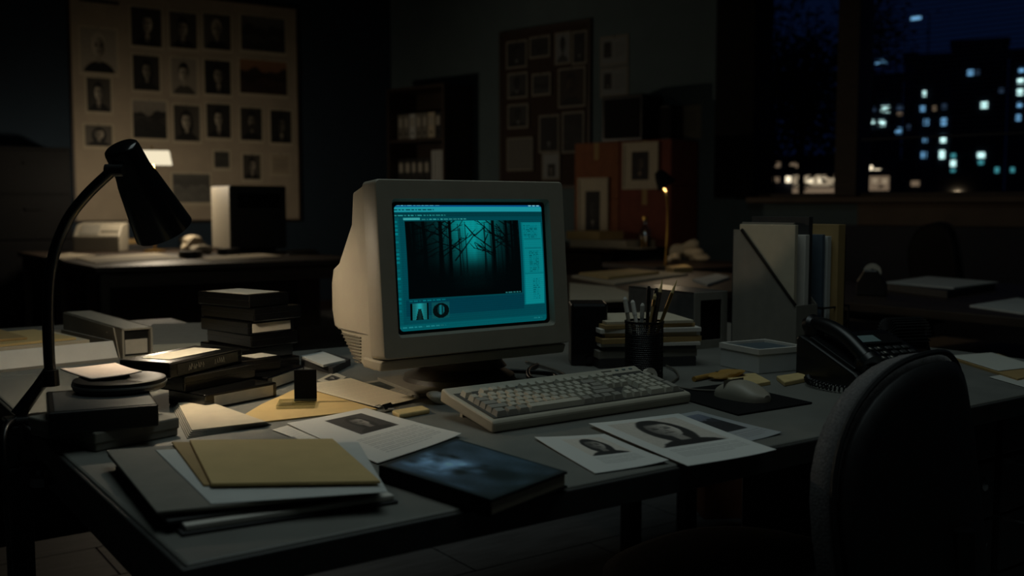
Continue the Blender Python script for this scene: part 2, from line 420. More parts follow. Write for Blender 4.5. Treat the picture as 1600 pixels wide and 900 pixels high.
# ================================================================== OUTSIDE THE WINDOW
tag(obj('ground_outside', MB().box(8, 260, -160, 260, -1.0, -0.9), 'ground'), kind='structure')
GZ = -0.9
EXR = YAW - PI / 2
def building(name, label, px0, px1, ytop, dist, m, lits, grid=None, depth=6):
    a = at(px0, 322, dist); b = at(px1, 322, dist)
    wdt = (b - a).length; top = 1.116 + (322 - ytop) / F_PX * dist
    th = math.atan(((px0 + px1) / 2 - 800) / F_PX); wdt *= math.cos(th)
    r = E(name, label, 'building', (a.x, a.y, GZ), EXR - th)
    H = top - GZ
    obj('wall', MB().box(0, wdt, 0, depth, 0, H), m, r)
    obj('parapet', MB().box(-0.2, wdt + 0.2, -0.2, depth + .2, H - 0.5, H + 0.25), m, r)
    px = dist / F_PX; pz = px; px = px * math.cos(th)
    cache = {}
    def win(x, y, w_, h_, mt, nm='window'):
        k = (round(w_, 1), round(h_, 1), mt)
        loc = ((x - px0) * px, -0.12, 1.116 + (322 - y) * pz - GZ)
        if k in cache: return link(nm, cache[k], None, r, loc)
        o = obj(nm, MB().box(-w_ * px / 2, w_ * px / 2, -0.1, 0.15, -h_ * pz / 2, h_ * pz / 2), mt, r, loc); cache[k] = o.data
        return o
    for (x, y, w_, h_, mt) in lits: win(x, y, w_, h_, mt)
    if grid:
        for x in np.arange(px0 + 6, px1 - 3, grid[0]):
            for y in np.arange(ytop + 10, 296, grid[1]):
                if all(abs(x - l[0]) > (l[2] + grid[0] * .6) / 2 or abs(y - l[1]) > (l[3] + grid[1] * .6) / 2 for l in lits):
                    win(x, y, grid[0] * .5, grid[1] * .5, 'pane_dark')
    return r
building('apartment_building', 'dark low apartment block left of the tall tower outside, cyan lit window pairs', 1322, 1404, 122, 150, 'facade',
         [(1379, 174, 13, 9, 'lit_white'), (1355, 195, 15, 9, 'lit_white'), (1374, 195, 10, 9, 'lit_white'), (1400, 207, 9, 9, 'lit_blue'),
          (1401, 173, 9, 9, 'lit_dim'), (1360, 174, 8, 8, 'lit_dim'), (1401, 182, 8, 4, 'lit_warmdim')], (15, 20))
building('tower_block', 'tall dark tower outside with two columns of blue-white lit windows', 1424, 1482, 92, 128, 'facade',
         [(1439, 149, 5, 8, 'lit_white'), (1437, 172, 7, 8, 'lit_blue'), (1443, 193, 7, 9, 'lit_blue'), (1442, 219, 6, 9, 'lit_blue'), (1441, 243, 8, 9, 'lit_blue'),
          (1455, 172, 5, 7, 'lit_warmdim'), (1470, 170, 7, 8, 'lit_dim'), (1470, 193, 8, 11, 'lit_blue'), (1470, 219, 8, 11, 'lit_white'), (1469, 243, 8, 12, 'lit_white')], (14, 24))
building('stair_tower', 'narrow blue-grey stair tower on the left of the dark tower outside', 1406, 1426, 88, 158, 'facade_b', [(1416, 200, 5, 7, 'lit_dim')], (10, 24))
building('office_building', 'wide dark office block outside between tower and right edge, few lit windows', 1478, 1566, 70, 165, 'facade',
         [(1532, 168, 10, 9, 'lit_white'), (1509, 118, 9, 8, 'lit_blue'), (1520, 118, 6, 7, 'lit_dim'), (1530, 244, 11, 8, 'lit_white'), (1530, 255, 8, 6, 'lit_cyan'),
          (1487, 244, 7, 6, 'lit_cyan'), (1487, 256, 8, 9, 'lit_white'), (1487, 267, 7, 4, 'lit_cyan'), (1557, 147, 7, 7, 'lit_dim'), (1555, 267, 6, 8, 'lit_cyan')], (16, 22))
building('slab_block', 'dark block at the right edge outside with one column of cyan windows', 1568, 1690, 84, 155, 'facade',
         [(1588, 114, 8, 7, 'lit_blue'), (1587, 130, 9, 8, 'lit_white'), (1587, 147, 9, 9, 'lit_white'), (1587, 167, 7, 8, 'lit_blue'), (1586, 186, 7, 9, 'lit_blue'),
          (1580, 266, 6, 7, 'lit_cyan'), (1650, 150, 9, 9, 'lit_white')], (17, 19))
building('shop_building', 'low floodlit cream building seen through the left window pane', 1180, 1312, 270, 70, 'facade',
         [(1271, 283, 66, 16, 'lit_facade'), (1271, 299, 66, 11, 'lit_warmdim'), (1231, 281, 8, 9, 'lit_warm'), (1205, 281, 24, 8, 'lit_warmdim'), (1264, 283, 10, 7, 'lit_warm'), (1282, 283, 10, 7, 'lit_warm'), (1188, 300, 5, 14, 'lit_warmdim')])  # widest strips are floodlit wall, its light made as glow
building('shop_building', 'small floodlit corner building with bright sign right of the mullion outside', 1330, 1392, 272, 70, 'facade',
         [(1364, 287, 48, 22, 'lit_warmdim'), (1350, 282, 8, 8, 'lit_facade'), (1366, 283, 8, 8, 'lit_facade'), (1381, 284, 7, 8, 'lit_facade')])
building('terrace_house', 'dim distant terrace with a row of faint warm windows behind the tree', 1182, 1306, 248, 95, 'facade',
         [(1187, 262, 6, 7, 'lit_warm'), (1194, 263, 6, 7, 'lit_warm'), (1208, 258, 20, 8, 'lit_warmdim'), (1240, 259, 14, 8, 'lit_warmdim')])
building('terrace_house', 'low dark house outside with long bright window beside the mullion', 1334, 1425, 256, 90, 'facade',
         [(1353, 263, 18, 7, 'lit_warm'), (1369, 268, 10, 6, 'lit_warm')])
building('garage_block', 'low dark garage outside with one faint warm lamp-lit door', 1405, 1478, 274, 80, 'facade', [(1429, 287, 13, 8, 'lit_warmdim')])
def street_light(px, y, dist, label):
    p = at(px, 322, dist); h = 1.116 + (322 - y) / F_PX * dist - GZ
    r = E('street_light', label, 'street light', (p.x, p.y, GZ), EXR)
    obj('post', MB().cyl((0.9, 0, 0), (0.9, 0, h + .3), 0.07, 0.05, 8), 'desk_steel', r)
    obj('arm', MB().tube(smoothpath([(0.9, 0, h + .25), (0.5, 0, h + .45), (0, 0, h + .15)]), 0.04, 6), 'desk_steel', r)
    obj('lantern', MB().box(-.25, .25, -.25, .25, -.1, .12), 'lit_blue', r, (0, 0, h))
street_light(1422, 34, 70, 'tall street light outside glowing above the tower')
street_light(1370, 100, 62, 'street light outside glowing faintly beside the mullion')
# trees
def tree(name, label, px, dist, height, rad, seed, n=2600, lo=.32, hi=.95, ncl=26):
    p = at(px, 322, dist); r = random.Random(seed)
    root = E(name, label, 'tree', (p.x, p.y, GZ))
    obj('trunk', MB().tube(smoothpath([(0, 0, 0), (.1, .05, height * .3), (-.1, 0, height * .6)]), [.07] * 9 + [.07 - .006 * i for i in range(8)], 8), 'bark', root)
    bmb = MB()
    for k in range(9):
        a = r.uniform(0, 2 * PI); h0 = height * r.uniform(.3, .6)
        e = Vector((math.cos(a) * rad * .7, math.sin(a) * rad * .7, h0 + height * .3))
        bmb.tube([(0, 0, h0), e * .5 + Vector((0, 0, h0 * .5 + .2)), e], [.045, .03, .012], 6)
    obj('branches', bmb, 'bark', root)
    vs, fs = [], []
    cl = [(r.gauss(0, rad * .5), r.gauss(0, rad * .5), height * (lo + (hi - lo) * r.random() ** 1.3)) for _ in range(ncl)]
    for i in range(n):
        c_ = r.choice(cl); q = Vector((c_[0] + r.gauss(0, .55), c_[1] + r.gauss(0, .55), c_[2] + r.gauss(0, .5)))
        a = Vector((r.gauss(0, 1), r.gauss(0, 1), r.gauss(0, 1))).normalized() * .10; b = a.orthogonal().normalized() * .06
        k = len(vs); vs += [q - a, q + b, q + a, q - b]; fs.append((k, k + 1, k + 2, k + 3))
    tag(obj('foliage', MB().add(vs, fs), 'leaf', root), kind='stuff')
tree('tree', 'large leafy tree filling the left window pane in silhouette', 1250, 24, 7.6, .8, 3, 4200, .46, .70, 24)
tree('tree', 'dark tree just right of the mullion outside the window', 1352, 34, 9.0, .5, 8, 1500, .74, .98, 12)
tree('tree', 'thin leafy tree at the left window jamb in silhouette', 1205, 30, 8.8, 1.0, 5, 1500, .62, .99, 22)

# ================================================================== LEFT BOARD AND ITS PHOTOGRAPHS
YBD = YB - 0.03
def bq(px0, py0, px1, py1, Y):
    a = onY(px0, py0, Y); b = onY(px1, py1, Y); c_ = onY(px1, py0, Y); d = onY(px0, py1, Y)
    return min(a.x, d.x) * .5 + max(a.x, d.x) * .5, (b.x + c_.x) / 2, (b.z + d.z) / 2, (a.z + c_.z) / 2    # x0 x1 z0 z1
BX0, BX1, BZ0, BZ1 = 1.87, 4.09, 0.98, 3.16
bd = E('notice_board', 'large cream notice board on the back wall covered in portrait photographs', 'notice board', (BX0, YB - .004, BZ0))
obj('panel', MB().box(0, BX1 - BX0, -0.025, 0, 0, BZ1 - BZ0), 'boardp', bd, bevel=0.003)
obj('edge_strip', MB().frame(-0.02, BX1 - BX0 + 0.02, -0.02, BZ1 - BZ0 + 0.02, 0.02, -0.03, 0), 'wood', bd)
for k, (a, b, c_, d) in enumerate([(118, -2, 196, 118), (118, 120, 196, 182), (118, 186, 196, 300), (200, 150, 266, 225), (264, 236, 330, 330), (330, 232, 372, 290), (372, 230, 418, 285), (420, 232, 460, 300), (268, 158, 316, 228)]):
    x0, x1, z0, z1 = bq(a, b, c_, d, YBD)
    z1 = min(z1, BZ1 - .01)
    obj('backing_sheet', MB().box(x0 - BX0, x1 - BX0, -0.0285, -0.0252, z0 - BZ0, z1 - BZ0), 'boardp', bd)
def upright(name, arr, x0, x1, z0, z1, Y, label, cat='photograph', group=None, m='print', margin=0.012, paper=True):
    W, H = x1 - x0, z1 - z0
    r = E(name, label, cat, ((x0 + x1) / 2, Y, z0), 0, group)
    if paper:
        obj('sheet', MB().box(-W / 2 - margin, W / 2 + margin, 0, 0.002, -margin * 1.6, H + margin), 'paper_w', r)
    link('print', colormesh('print', arr, lambda u, v: Vector(((u - .5) * W, -0.0015, H * (1 - v)))), m, r)
    obj('pin', MB().cyl((0, -0.002, H + margin * .4), (0, -0.012, H + margin * .4), 0.006, 0.005, 8), 'steel', r)
    return r
T_ = (1, .94, .84)
BP = [
 (205, 13, 252, 72, portrait(1, 'suit', tint=T_, bg=48, skin=215), 'portrait of a man in suit and tie, first of top row on cream board'),
 (265, 20, 307, 75, portrait(2, 'suit', tint=T_, skin=192), 'portrait of a man in suit, second of top row on cream board'),
 (318, 23, 360, 77, portrait(3, 'bald', tint=T_, skin=192), 'portrait of a balding man, third of top row on cream board'),
 (377, 27, 445, 80, landscape(4, (.95, .92, .85), lo=.1, hi=.4), 'dark grey landscape photograph at the top right of the cream board'),
 (208, 87, 249, 141, portrait(5, 'long', tint=T_, bg=46, skin=168), 'dim portrait with dark hair, first of second row on cream board'),
 (268, 92, 307, 147, portrait(6, 'pale', tint=T_, bg=150, skin=224, cut=True), 'faint pencil-sketch portrait in second row of cream board'),
 (320, 95, 360, 147, portrait(7, 'suit', tint=T_, bg=30, skin=176), 'portrait on black ground, right of the sketch on cream board'),
 (375, 95, 448, 147, landscape(9, (1, .72, .5), lo=.06, hi=.6), 'orange-brown landscape photograph below the grey landscape on cream board'),
 (208, 158, 260, 216, landscape(12, (.95, .9, .82), lo=.06, hi=.6), 'blotchy abstract black photograph above the desk lamp on cream board'),
 (272, 165, 312, 220, portrait(10, 'long', tint=T_, bg=70, skin=215), 'portrait of a long-haired woman in third row of cream board'),
 (323, 163, 360, 215, portrait(11, 'suit', tint=T_, bg=42, skin=215), 'portrait of a smiling man in third row right of long-haired woman'),
 (376, 169, 409, 219, portrait(12, 'beard', tint=T_, bg=45, skin=144), 'small dark portrait in third row below the orange landscape'),
 (423, 173, 455, 223, portrait(13, 'suit', tint=T_, bg=36, skin=112), 'small nearly black portrait at the right edge of cream board'),
 (335, 237, 358, 262, landscape(14, (.9, .88, .8), lo=.2, hi=.3), 'tiny plain grey photograph in bottom row of cream board'),
 (380, 242, 407, 280, portrait(15, 'suit', tint=T_, bg=70, skin=176), 'small portrait of a man in bottom row of cream board'),
 (126, 45, 182, 113, portrait(16, 'bald', tint=T_, bg=165, skin=208, cut=True), 'large cut-out portrait of a man with glasses in left column of cream board'),
 (136, 122, 173, 174, portrait(17, 'suit', tint=T_, bg=70, skin=215), 'portrait of a man below the cut-out in left column of cream board'),
 (133, 196, 175, 228, portrait(18, 'long', tint=T_, bg=95, h_=40), 'wide short portrait at the bottom of left column of cream board'),
 (270, 272, 328, 316, landscape(19, (.9, .88, .82), lo=.3, hi=.4), 'plain grey document low on the cream board behind the desk lamp'),
]
for a, b, c_, d, im, lb in BP:
    x0, x1, z0, z1 = bq(a, b, c_, d, YBD - .008)
    upright('pinned_photograph', im, x0, x1, z0, z1, YBD - 0.008, lb, group='photographs on the cream notice board', margin=0.02)
tl = canvas(40, 4, (60, 54, 46)); x0, x1, z0, z1 = bq(123, -1, 186, 5, YBD - .006)
upright('title_strip', tl, x0, x1, z0, z1, YBD - 0.006, 'dark title strip at the top left of the cream board', 'sign', margin=.004)
tl = text(canvas(30, 34, (170, 154, 130)), .15, .2, .85, .8, 7, seed=3); x0, x1, z0, z1 = bq(424, 242, 452, 272, YBD - .006)
upright('pinned_note', tl, x0, x1, z0, z1, YBD - 0.006, 'pale note with faint sketch at bottom right of cream board', 'note')

# ================================================================== RIGHT WALL: BOARD, POSTERS, BOOKCASE, BOXES
def wall_item(name, arr, px0, py0, px1, py1, yin, label, cat='photograph', group=None, margin=0.02):
    s0, za = Rpx(px0, (py0 + py1) / 2); s1, zb = Rpx(px1, (py0 + py1) / 2)
    sc = (px0 + px1) / 2; z1 = Rpx(sc, py0)[1]; z0 = Rpx(sc, py1)[1]
    W, H = s1 - s0, z1 - z0
    r = E(name, label, cat, RW((s0 + s1) / 2, yin, z0), WA, group)
    obj('sheet', MB().box(-W / 2 - margin, W / 2 + margin, -0.001, 0.001, -margin, H + margin), 'greycard', r)
    link('print', colormesh('print', arr * .78, lambda u, v: Vector(((u - .5) * W, -0.0025, H * (1 - v)))), 'print', r)  # print and grey sheet darkened in colour in place of dimmer wall light
    obj('pin', MB().cyl((0, -0.002, H + margin * .5), (0, -0.012, H + margin * .5), 0.006, 0.005, 8), 'steel', r)
s0 = Rpx(785, 150)[0]; s1 = Rpx(922, 150)[0]; z1 = Rpx(850, 44)[1]; z0 = Rpx(850, 292)[1]
cb = E('cork_board', 'brown cork board on the right wall crowded with dim photographs', 'notice board', RW(s0, 0, z0), WA)
obj('panel', MB().box(0, s1 - s0, -0.02, 0, 0, z1 - z0), 'cork', cb)
obj('frame', MB().frame(-.02, s1 - s0 + .02, -.02, z1 - z0 + .02, .03, -.028, 0), 'wood', cb)
T2 = (.95, .98, 1)
WP = [
 (797, 67, 825, 104, portrait(21, 'suit', tint=T2, bg=40, skin=60), 'white-bordered dark portrait at the top left of cork board'),
 (833, 60, 861, 88, landscape(22, T2, lo=.06, hi=.2), 'dark photograph with white caption, second in top row of cork board'),
 (873, 54, 893, 98, portrait(23, 'pale', tint=T2, bg=150, skin=60, cut=True), 'white poster of a full figure in top row of cork board'),
 (900, 52, 918, 98, portrait(24, 'suit', tint=T2, bg=40, skin=60), 'narrow dark photograph at the top right of cork board'),
 (799, 117, 826, 151, portrait(25, 'suit', tint=T2, bg=70, skin=40), 'dark figure photograph at left of second row on cork board'),
 (837, 118, 862, 147, landscape(26, T2, lo=.1, hi=.22), 'white-bordered square photograph in the middle of cork board'),
 (878, 109, 916, 165, portrait(27, 'beard', tint=(1, .8, .62), bg=52, skin=80), 'brown shadowy face poster at right of cork board'),
 (799, 166, 827, 198, portrait(28, 'suit', tint=T2, bg=60, skin=50), 'white-bordered portrait at left of third row on cork board'),
 (848, 183, 875, 236, portrait(29, 'suit', tint=T2, bg=22, skin=26), 'tall black photograph, left of a pair low on cork board'),
 (884, 178, 914, 236, landscape(30, T2, lo=.04, hi=.12), 'tall black photograph, right of a pair low on cork board'),
 (798, 218, 834, 264, canvas(20, 24, (120, 118, 112)), 'blank grey sheet at the bottom left of cork board'),
 (853, 242, 876, 278, paste(canvas(24, 30, (170, 175, 175)), portrait(32, 'suit', bg=40), .3, .4, .8, .95), 'white sheet with small dark picture at the bottom of cork board'),
]
for a, b, c_, d, im, lb in WP: wall_item('pinned_photograph', im, a, b, c_, d, 0.036, lb, group='photographs on the cork board')
im = lambda s: text(paste(canvas(40, 40, (150, 156, 156)), portrait(s, 'suit', bg=40, skin=40), .1, .15, .4, .75), .5, .2, .9, .8, 8, seed=s)
wall_item('wall_notice', im(41), 941, 59, 980, 99, 0.006, 'upper of two notices with small portrait on bare wall', 'notice', 'notices on the wall beside the cork board')
wall_item('wall_notice', im(42), 941, 108, 980, 148, 0.006, 'lower of two notices with small portrait on bare wall', 'notice', 'notices on the wall beside the cork board')
wall_item('wall_notice', text(canvas(40, 54, (176, 168, 146)), .15, .15, .85, .85, 12, seed=5), 1060, 166, 1095, 216, 0.006, 'cream typed notice alone on the wall beside the window', 'notice', margin=.012)

# bookcase in the corner
bs0 = 0.42; bw = 0.86; bdp = 0.42; bz = Rpx(690, 132)[1] - 0.06
bc = E('bookcase', 'dark wooden bookcase with binders in the room corner', 'bookcase', RW(bs0, 0.02, 0), WA)
obj('side_panel', MB().box(0, .03, -bdp, 0, 0, bz), 'wood', bc); obj('side_panel', MB().box(bw - .03, bw, -bdp, 0, 0, bz), 'wood', bc)
obj('back_panel', MB().box(.03, bw - .03, -.015, 0, 0, bz), 'wood', bc)
for z in (0.08, 0.5, 0.92, 1.30, 1.78, bz - .03): obj('shelf', MB().box(.03, bw - .03, -bdp + .01, -.015, z, z + .03), 'wood', bc)
def binder(s, z, wd, h, m, label, group):
    r = E('binder', label, 'binder', RW(bs0 + s, 0.06, z), WA, group)
    obj('cover', MB().box(0, wd, -.27, 0, 0, h), m, r, bevel=.003)
    if wd > .05:
        obj('spine_label', MB().box(wd * .2, wd * .8, -.272, -.27, h * .5, h * .85), 'label', r)
        obj('finger_hole', MB().cyl((wd / 2, -.2725, h * .25), (wd / 2, -.27, h * .25), .014, n=12), 'blackm', r)
x = .05; names = ['first', 'second', 'third', 'fourth', 'fifth', 'sixth', 'seventh', 'eighth', 'ninth']
for k in range(8):
    wd = [.085, .08, .09, .085, .08, .1, .085, .09][k]
    binder(x, 1.81, wd, .27, ['greycard', 'greycard', 'paper_b', 'greycard', 'greycard', 'paper_w', 'darkcard', 'darkcard'][k], names[k] + ' binder from the left on the upper bookcase shelf', 'binders on the upper shelf'); x += wd + .008
x = .05
for k in range(9):
    wd = [.09, .09, .08, .09, .08, .03, .03, .035, .03][k]
    if k == 5: x = .56
    binder(x, 1.33, wd, .36 if k > 4 else .28, 'paper_b' if k > 4 else 'darkcard', names[k] + (' file, slim and white,' if k > 4 else ' file, dark,') + ' on the middle bookcase shelf', 'files on the middle shelf'); x += wd + .012

# far desk along the right wall with cardboard boxes
fd = E('desk', 'far dark desk against the right wall carrying cardboard boxes', 'desk', RW(2.02, 0.06, 0), WA)
obj('top', MB().box(0, 1.75, -1.0, 0, .745, .776), 'wood', fd, bevel=.004)
obj('modesty_panel', MB().box(.05, 1.7, -.95, -.93, .25, .745), 'wood', fd)
for x in (.05, 1.64):
    for y in (-.95, -.08): obj('leg', MB().box(x, x + .06, y, y + .06, 0, .745), 'desk_steel', fd)
def carton(s, yin, z, wx, wy, h, m, label):
    r = E('cardboard_box', label, 'box', RW(s, yin, z), WA, 'cardboard boxes on the far desk')
    obj('carton', MB().box(0, wx, -wy, 0, 0, h), m, r, bevel=.004)
    obj('flap', MB().box(0.003, wx - .003, -wy + .003, -wy / 2 - .002, h, h + .004), m, r)
    obj('flap', MB().box(0.003, wx - .003, -wy / 2 + .002, -.003, h, h + .004), m, r)
    obj('packing_tape', MB().box(wx / 2 - .025, wx / 2 + .025, -wy - .001, -wy, h * .7, h), 'manila_d', r)
c0 = .776
def Ryin(px, py, yin):
    d = ray(px, py); k0 = K - WN * yin; t = (k0 - CAM).dot(WN) / d.dot(WN); p_ = CAM + d * t
    return (p_ - K).dot(WD), p_.z
sA = Ryin(898, 300, .52)[0]; sB = Ryin(968, 300, .52)[0]; sC = Ryin(1048, 300, .52)[0]
zTop = Ryin(950, 222, .52)[1]; zMid = Ryin(1000, 292, .52)[1]
carton(sA, .1, c0, sB - sA - .01, .42, .40, 'cardboard', 'lower left cardboard box on the far desk')
carton(sA, .1, c0 + .406, sB - sA - .01, .42, zTop - c0 - .41, 'cardboard', 'upper left orange-brown cardboard box on the far desk')
carton(sB, .1, c0, sC - sB, .42, zMid - c0, 'cardboard2', 'lower right reddish cardboard box on the far desk')
carton(sB, .1, zMid + .006, sC - sB, .42, zTop - zMid - .01, 'cardboard2', 'upper right reddish cardboard box behind the framed portrait')
r = E('speaker_cabinet', 'large black box standing on top of the cardboard boxes', 'speaker', RW(Ryin(940, 200, .44)[0], .12, zTop + .002), WA)
obj('cabinet', MB().box(0, .43, -.32, 0, 0, .40), 'black', r, bevel=.01); obj('grille', MB().box(.03, .40, -.328, -.32, .03, .37), 'blackm', r)
r = E('speaker_cabinet', 'narrow black box on the boxes right of the larger black box', 'speaker', RW(Ryin(1024, 200, .32)[0], .12, zTop + .002), WA)
obj('cabinet', MB().box(0, .15, -.2, 0, 0, .30), 'black', r, bevel=.008); obj('grille', MB().box(.015, .135, -.206, -.2, .02, .28), 'blackm', r)
def framed(s, yin, z, wx, h, im, label):
    r = E('framed_portrait', label, 'picture', RW(s, yin, z), WA, 'framed portraits leaning on the boxes')
    obj('frame', MB().frame(0, wx, 0, h, .022, -.02, 0), 'paper_w', r, bevel=.003)
    obj('mat_board', MB().box(.02, wx - .02, -.012, -.004, .02, h - .02), 'paper_w', r)
    a, b, c_, d = wx * .26, wx * .74, h * .2, h * .8
    link('print', colormesh('print', im, lambda u, v: Vector((a + (b - a) * u, -.0135, d + (c_ - d) * v))), 'print', r)
framed(Ryin(972, 260, .545)[0], .525, Ryin(997, 296, .545)[1], .36, Ryin(997, 222, .545)[1] - Ryin(997, 296, .545)[1], portrait(51, 'suit', bg=22, tint=(1, .85, .75), skin=90), 'cream mounted portrait on the reddish upper box')
framed(Ryin(902, 310, .545)[0], .525, c0 + .002, .33, Ryin(925, 278, .545)[1] - c0, portrait(52, 'suit', bg=22, skin=60), 'cream mounted portrait standing low against the left box')
def loose(quadpx, z, h, m, label, cat='paper', group=None, name='paper_stack'):
    q = [P(x, y, z) for x, y in quadpx]
    return stackslab(name, q, z, z + h, m, label, cat, group)
def onfar(pxc, yin0, yin1, ws, z, h, m, label, cat, name):
    s_ = Ryin(pxc, 385, yin0)[0]
    q = [RW(s_ - ws / 2, yin1, 0), RW(s_ + ws / 2, yin1 - .04, 0), RW(s_ + ws / 2, yin0, 0), RW(s_ - ws / 2, yin0 + .03, 0)]
    stackslab(name, q, z, z + h, m, label, cat)
onfar(935, .98, .60, .55, c0, .06, 'paper_w', 'pile of cream papers on the far desk before the boxes', 'papers', 'paper_stack')
onfar(912, .93, .62, .32, c0 + .0605, .07, 'manila', 'tan folder pile on top of the far desk papers', 'folder', 'folder_stack')
onfar(985, 1.02, .85, .22, c0, .012, 'paper_w', 'loose papers beside the glass bottle on far desk', 'papers', 'paper_stack')
s_ = Ryin(1008, 384, .9)[0]; p = RW(s_, .9, c0)
r = E('glass_bottle', 'clear glass bottle glinting on the far desk', 'bottle', p)
obj('body', MB().lathe([(0, 0), (.045, 0), (.048, .01), (.048, .14), (.02, .19), (.018, .23), (0, .23)], 20), 'clear', r, smooth=True)
obj('cap', MB().cyl((0, 0, .23), (0, 0, .255), .02, n=14), 'brass', r)
obj('liquid', MB().cyl((0, 0, .006), (0, 0, .1), .042, n=16), 'brass', r)
# ================================================================== BACKGROUND DESKS
def table(name, label, x0, x1, y0, y1, h, m_top, m_leg, panel=True, cat='desk', t=.035, leg=.055):
    r = E(name, label, cat, (x0, y0, 0)); W, D = x1 - x0, y1 - y0
    obj('top', MB().box(0, W, 0, D, h - t, h), m_top, r, bevel=.005)
    for x in (.03, W - .03 - leg):
        for y in (.03, D - .03 - leg): obj('leg', MB().box(x, x + leg, y, y + leg, 0, h - t), m_leg, r, bevel=.004)
    obj('apron', MB().box(.04, W - .04, .045, .065, h - t - .1, h - t), m_leg, r)
    obj('apron', MB().box(.04, W - .04, D - .065, D - .045, h - t - .1, h - t), m_leg, r)
    if panel: obj('modesty_panel', MB().box(.09, W - .09, D * .5, D * .5 + .02, .2, h - t), m_leg, r)
    return r
table('desk', 'wooden desk in the lamplit left background, nearer of a facing pair', 1.2, 3.07, 5.52, 6.8, .74, 'wood', 'wood')
table('desk', 'wooden desk behind the nearer background desk, carrying the lit banker lamp', 1.2, 3.07, 6.81, 8.15, .74, 'wood', 'wood')
# banker lamp, lit
p = P(246, 394)
bl_ = E('bankers_lamp', 'small lit banker lamp with glowing white shade on the background desk', 'lamp', (p.x + .0, p.y + .07, .74), math.radians(-20))
hz = 1.116 + (322 - 247) / F_PX * 8.3 - .74
obj('base', MB().lathe([(0, 0), (.09, 0), (.09, .012), (.03, .025), (0, .025)], 24), 'brass', bl_, smooth=True)
obj('stem', MB().tube(smoothpath([(0, 0, .02), (0, 0, hz * .6), (0, .07, hz * .85), (0, .03, hz + .05)]), .008, 8), 'brass', bl_)
sh = MB().prism([(-.085, -.055), (-.05, .06), (.05, .06), (.085, -.055), (.078, -.055), (.044, .05), (-.044, .05), (-.078, -.055)], -.15, .15, lambda y, z: 1.0 - max(0, z) * 2.2)
obj('shade', sh, emit('lit_glass_shade', (255, 240, 205), .9), bl_, (0, 0, hz))
obj('finial', MB().cyl((0, 0, hz + .06), (0, 0, hz + .1), .01, .004, 10), 'brass', bl_)
def point(name, loc, power, col, rad):
    l = bpy.data.lights.new(name, 'POINT'); l.energy = power; l.color = col; l.shadow_soft_size = rad
    o = bpy.data.objects.new(name, l); C.objects.link(o); o.location = loc; return o
point('bankers_lamp_bulb', (p.x + .0, p.y + .07, .74 + hz - .09), 26.0, (1, .83, .60), .05)
# cream telephone / fax machine
q0 = P(120, 393); q1 = P(176, 393)
fx = E('fax_machine', 'cream fax machine with sloped top on the lamplit background desk', 'fax machine', (q0.x - .05, q0.y - .1, .74), math.radians(-30))
obj('body', MB().prism([(0, 0), (0, .13), (.1, .22), (.28, .24), (.28, 0)], 0, .37), 'beige', fx, bevel=.008)
obj('panel', MB().prism([(.008, .141), (.095, .219), (.095, .222), (.008, .144)], .05, .2), 'greycard', fx)
for i in range(5): obj('button', MB().prism([(.03, .162), (.04, .171), (.04, .177), (.03, .168)], .22 + i * .028, .24 + i * .028), 'beige_d', fx)
loose([(72, 402), (108, 397), (150, 400), (98, 407)], .74, .008, 'paper_w', 'loose papers at the left end of the background desk', 'papers')
loose([(120, 404), (245, 396), (290, 405), (150, 413)], .74, .006, 'paper_w', 'cream papers spread in lamplight on the background desk', 'papers')
loose([(305, 403), (410, 397), (440, 401), (330, 409)], .74, .006, 'paper_w', 'cream papers right of the dark pucks on background desk', 'papers')
loose([(440, 393), (490, 391), (500, 396), (450, 399)], .74, .01, 'darkcard', 'dark folder at the right end of the background desk', 'folder', name='folder')
loose([(182, 386), (238, 384), (245, 390), (188, 392)], .74, .05, 'darkcard', 'dark book lying under the banker lamp', 'book', name='book')
loose([(184, 378), (214, 376), (216, 380), (186, 383)], .792, .025, 'manila_d', 'small tan notebook on the dark book under banker lamp', 'book', name='notebook')
# computer tower / box; lamplight on its side put into a paler panel
q = P(362, 396); 
tw = E('computer_monitor', 'old beige monitor seen from behind, lit side and shaded back set by colour on the background desk', 'monitor', (q.x, q.y, .74), math.radians(5))
obj('case', MB().box(0, .49, 0, .36, .03, .54), 'darkcard', tw, bevel=.012)
obj('side_panel', MB().box(-.006, 0, .015, .345, .04, .53), 'beige', tw)
obj('foot', MB().box(.08, .41, .04, .32, 0, .03), 'black', tw)
obj('vent', MB().box(.06, .43, -.004, 0, .36, .48), 'blackm', tw)
def blob(name, label, cat, loc, size, m, seed, amp=.3, group=None, sub=3):
    bm = bmesh.new(); bmesh.ops.create_icosphere(bm, subdivisions=sub, radius=1); r = random.Random(seed)
    dirs = [Vector((r.gauss(0, 1), r.gauss(0, 1), r.gauss(0, 1))).normalized() for _ in range(22)]; k = [r.uniform(-1, 1) for _ in dirs]
    for v in bm.verts:
        n = v.co.normalized(); d = 1 + amp * sum(kk * max(0, n.dot(dd)) ** 6 for dd, kk in zip(dirs, k))
        v.co = Vector((n.x * d * size[0], n.y * d * size[1], n.z * d * size[2] + size[2]))
    zmin = min(v.co.z for v in bm.verts)
    for v in bm.verts: v.co.z = max(v.co.z - zmin * .5, 0)
    zm = min(v.co.z for v in bm.verts)
    for v in bm.verts: v.co.z -= zm
    me = bpy.data.meshes.new(name); bm.to_mesh(me); bm.free()
    o = link(name, me, m, None, loc); return tag(o, label, cat, group)
blob('crumpled_paper', 'crumpled pale paper in lamplight left of the background monitor', 'paper', P(300, 392), (.1, .09, .055), 'paper_w', 3, .5)
blob('crumpled_paper', 'second crumpled paper ball touching the background monitor', 'paper', P(318, 397), (.07, .06, .04), 'paper_w', 9, .5)
r = E('coffee_mug', 'glass mug catching lamplight among crumpled papers', 'mug', P(288, 389))
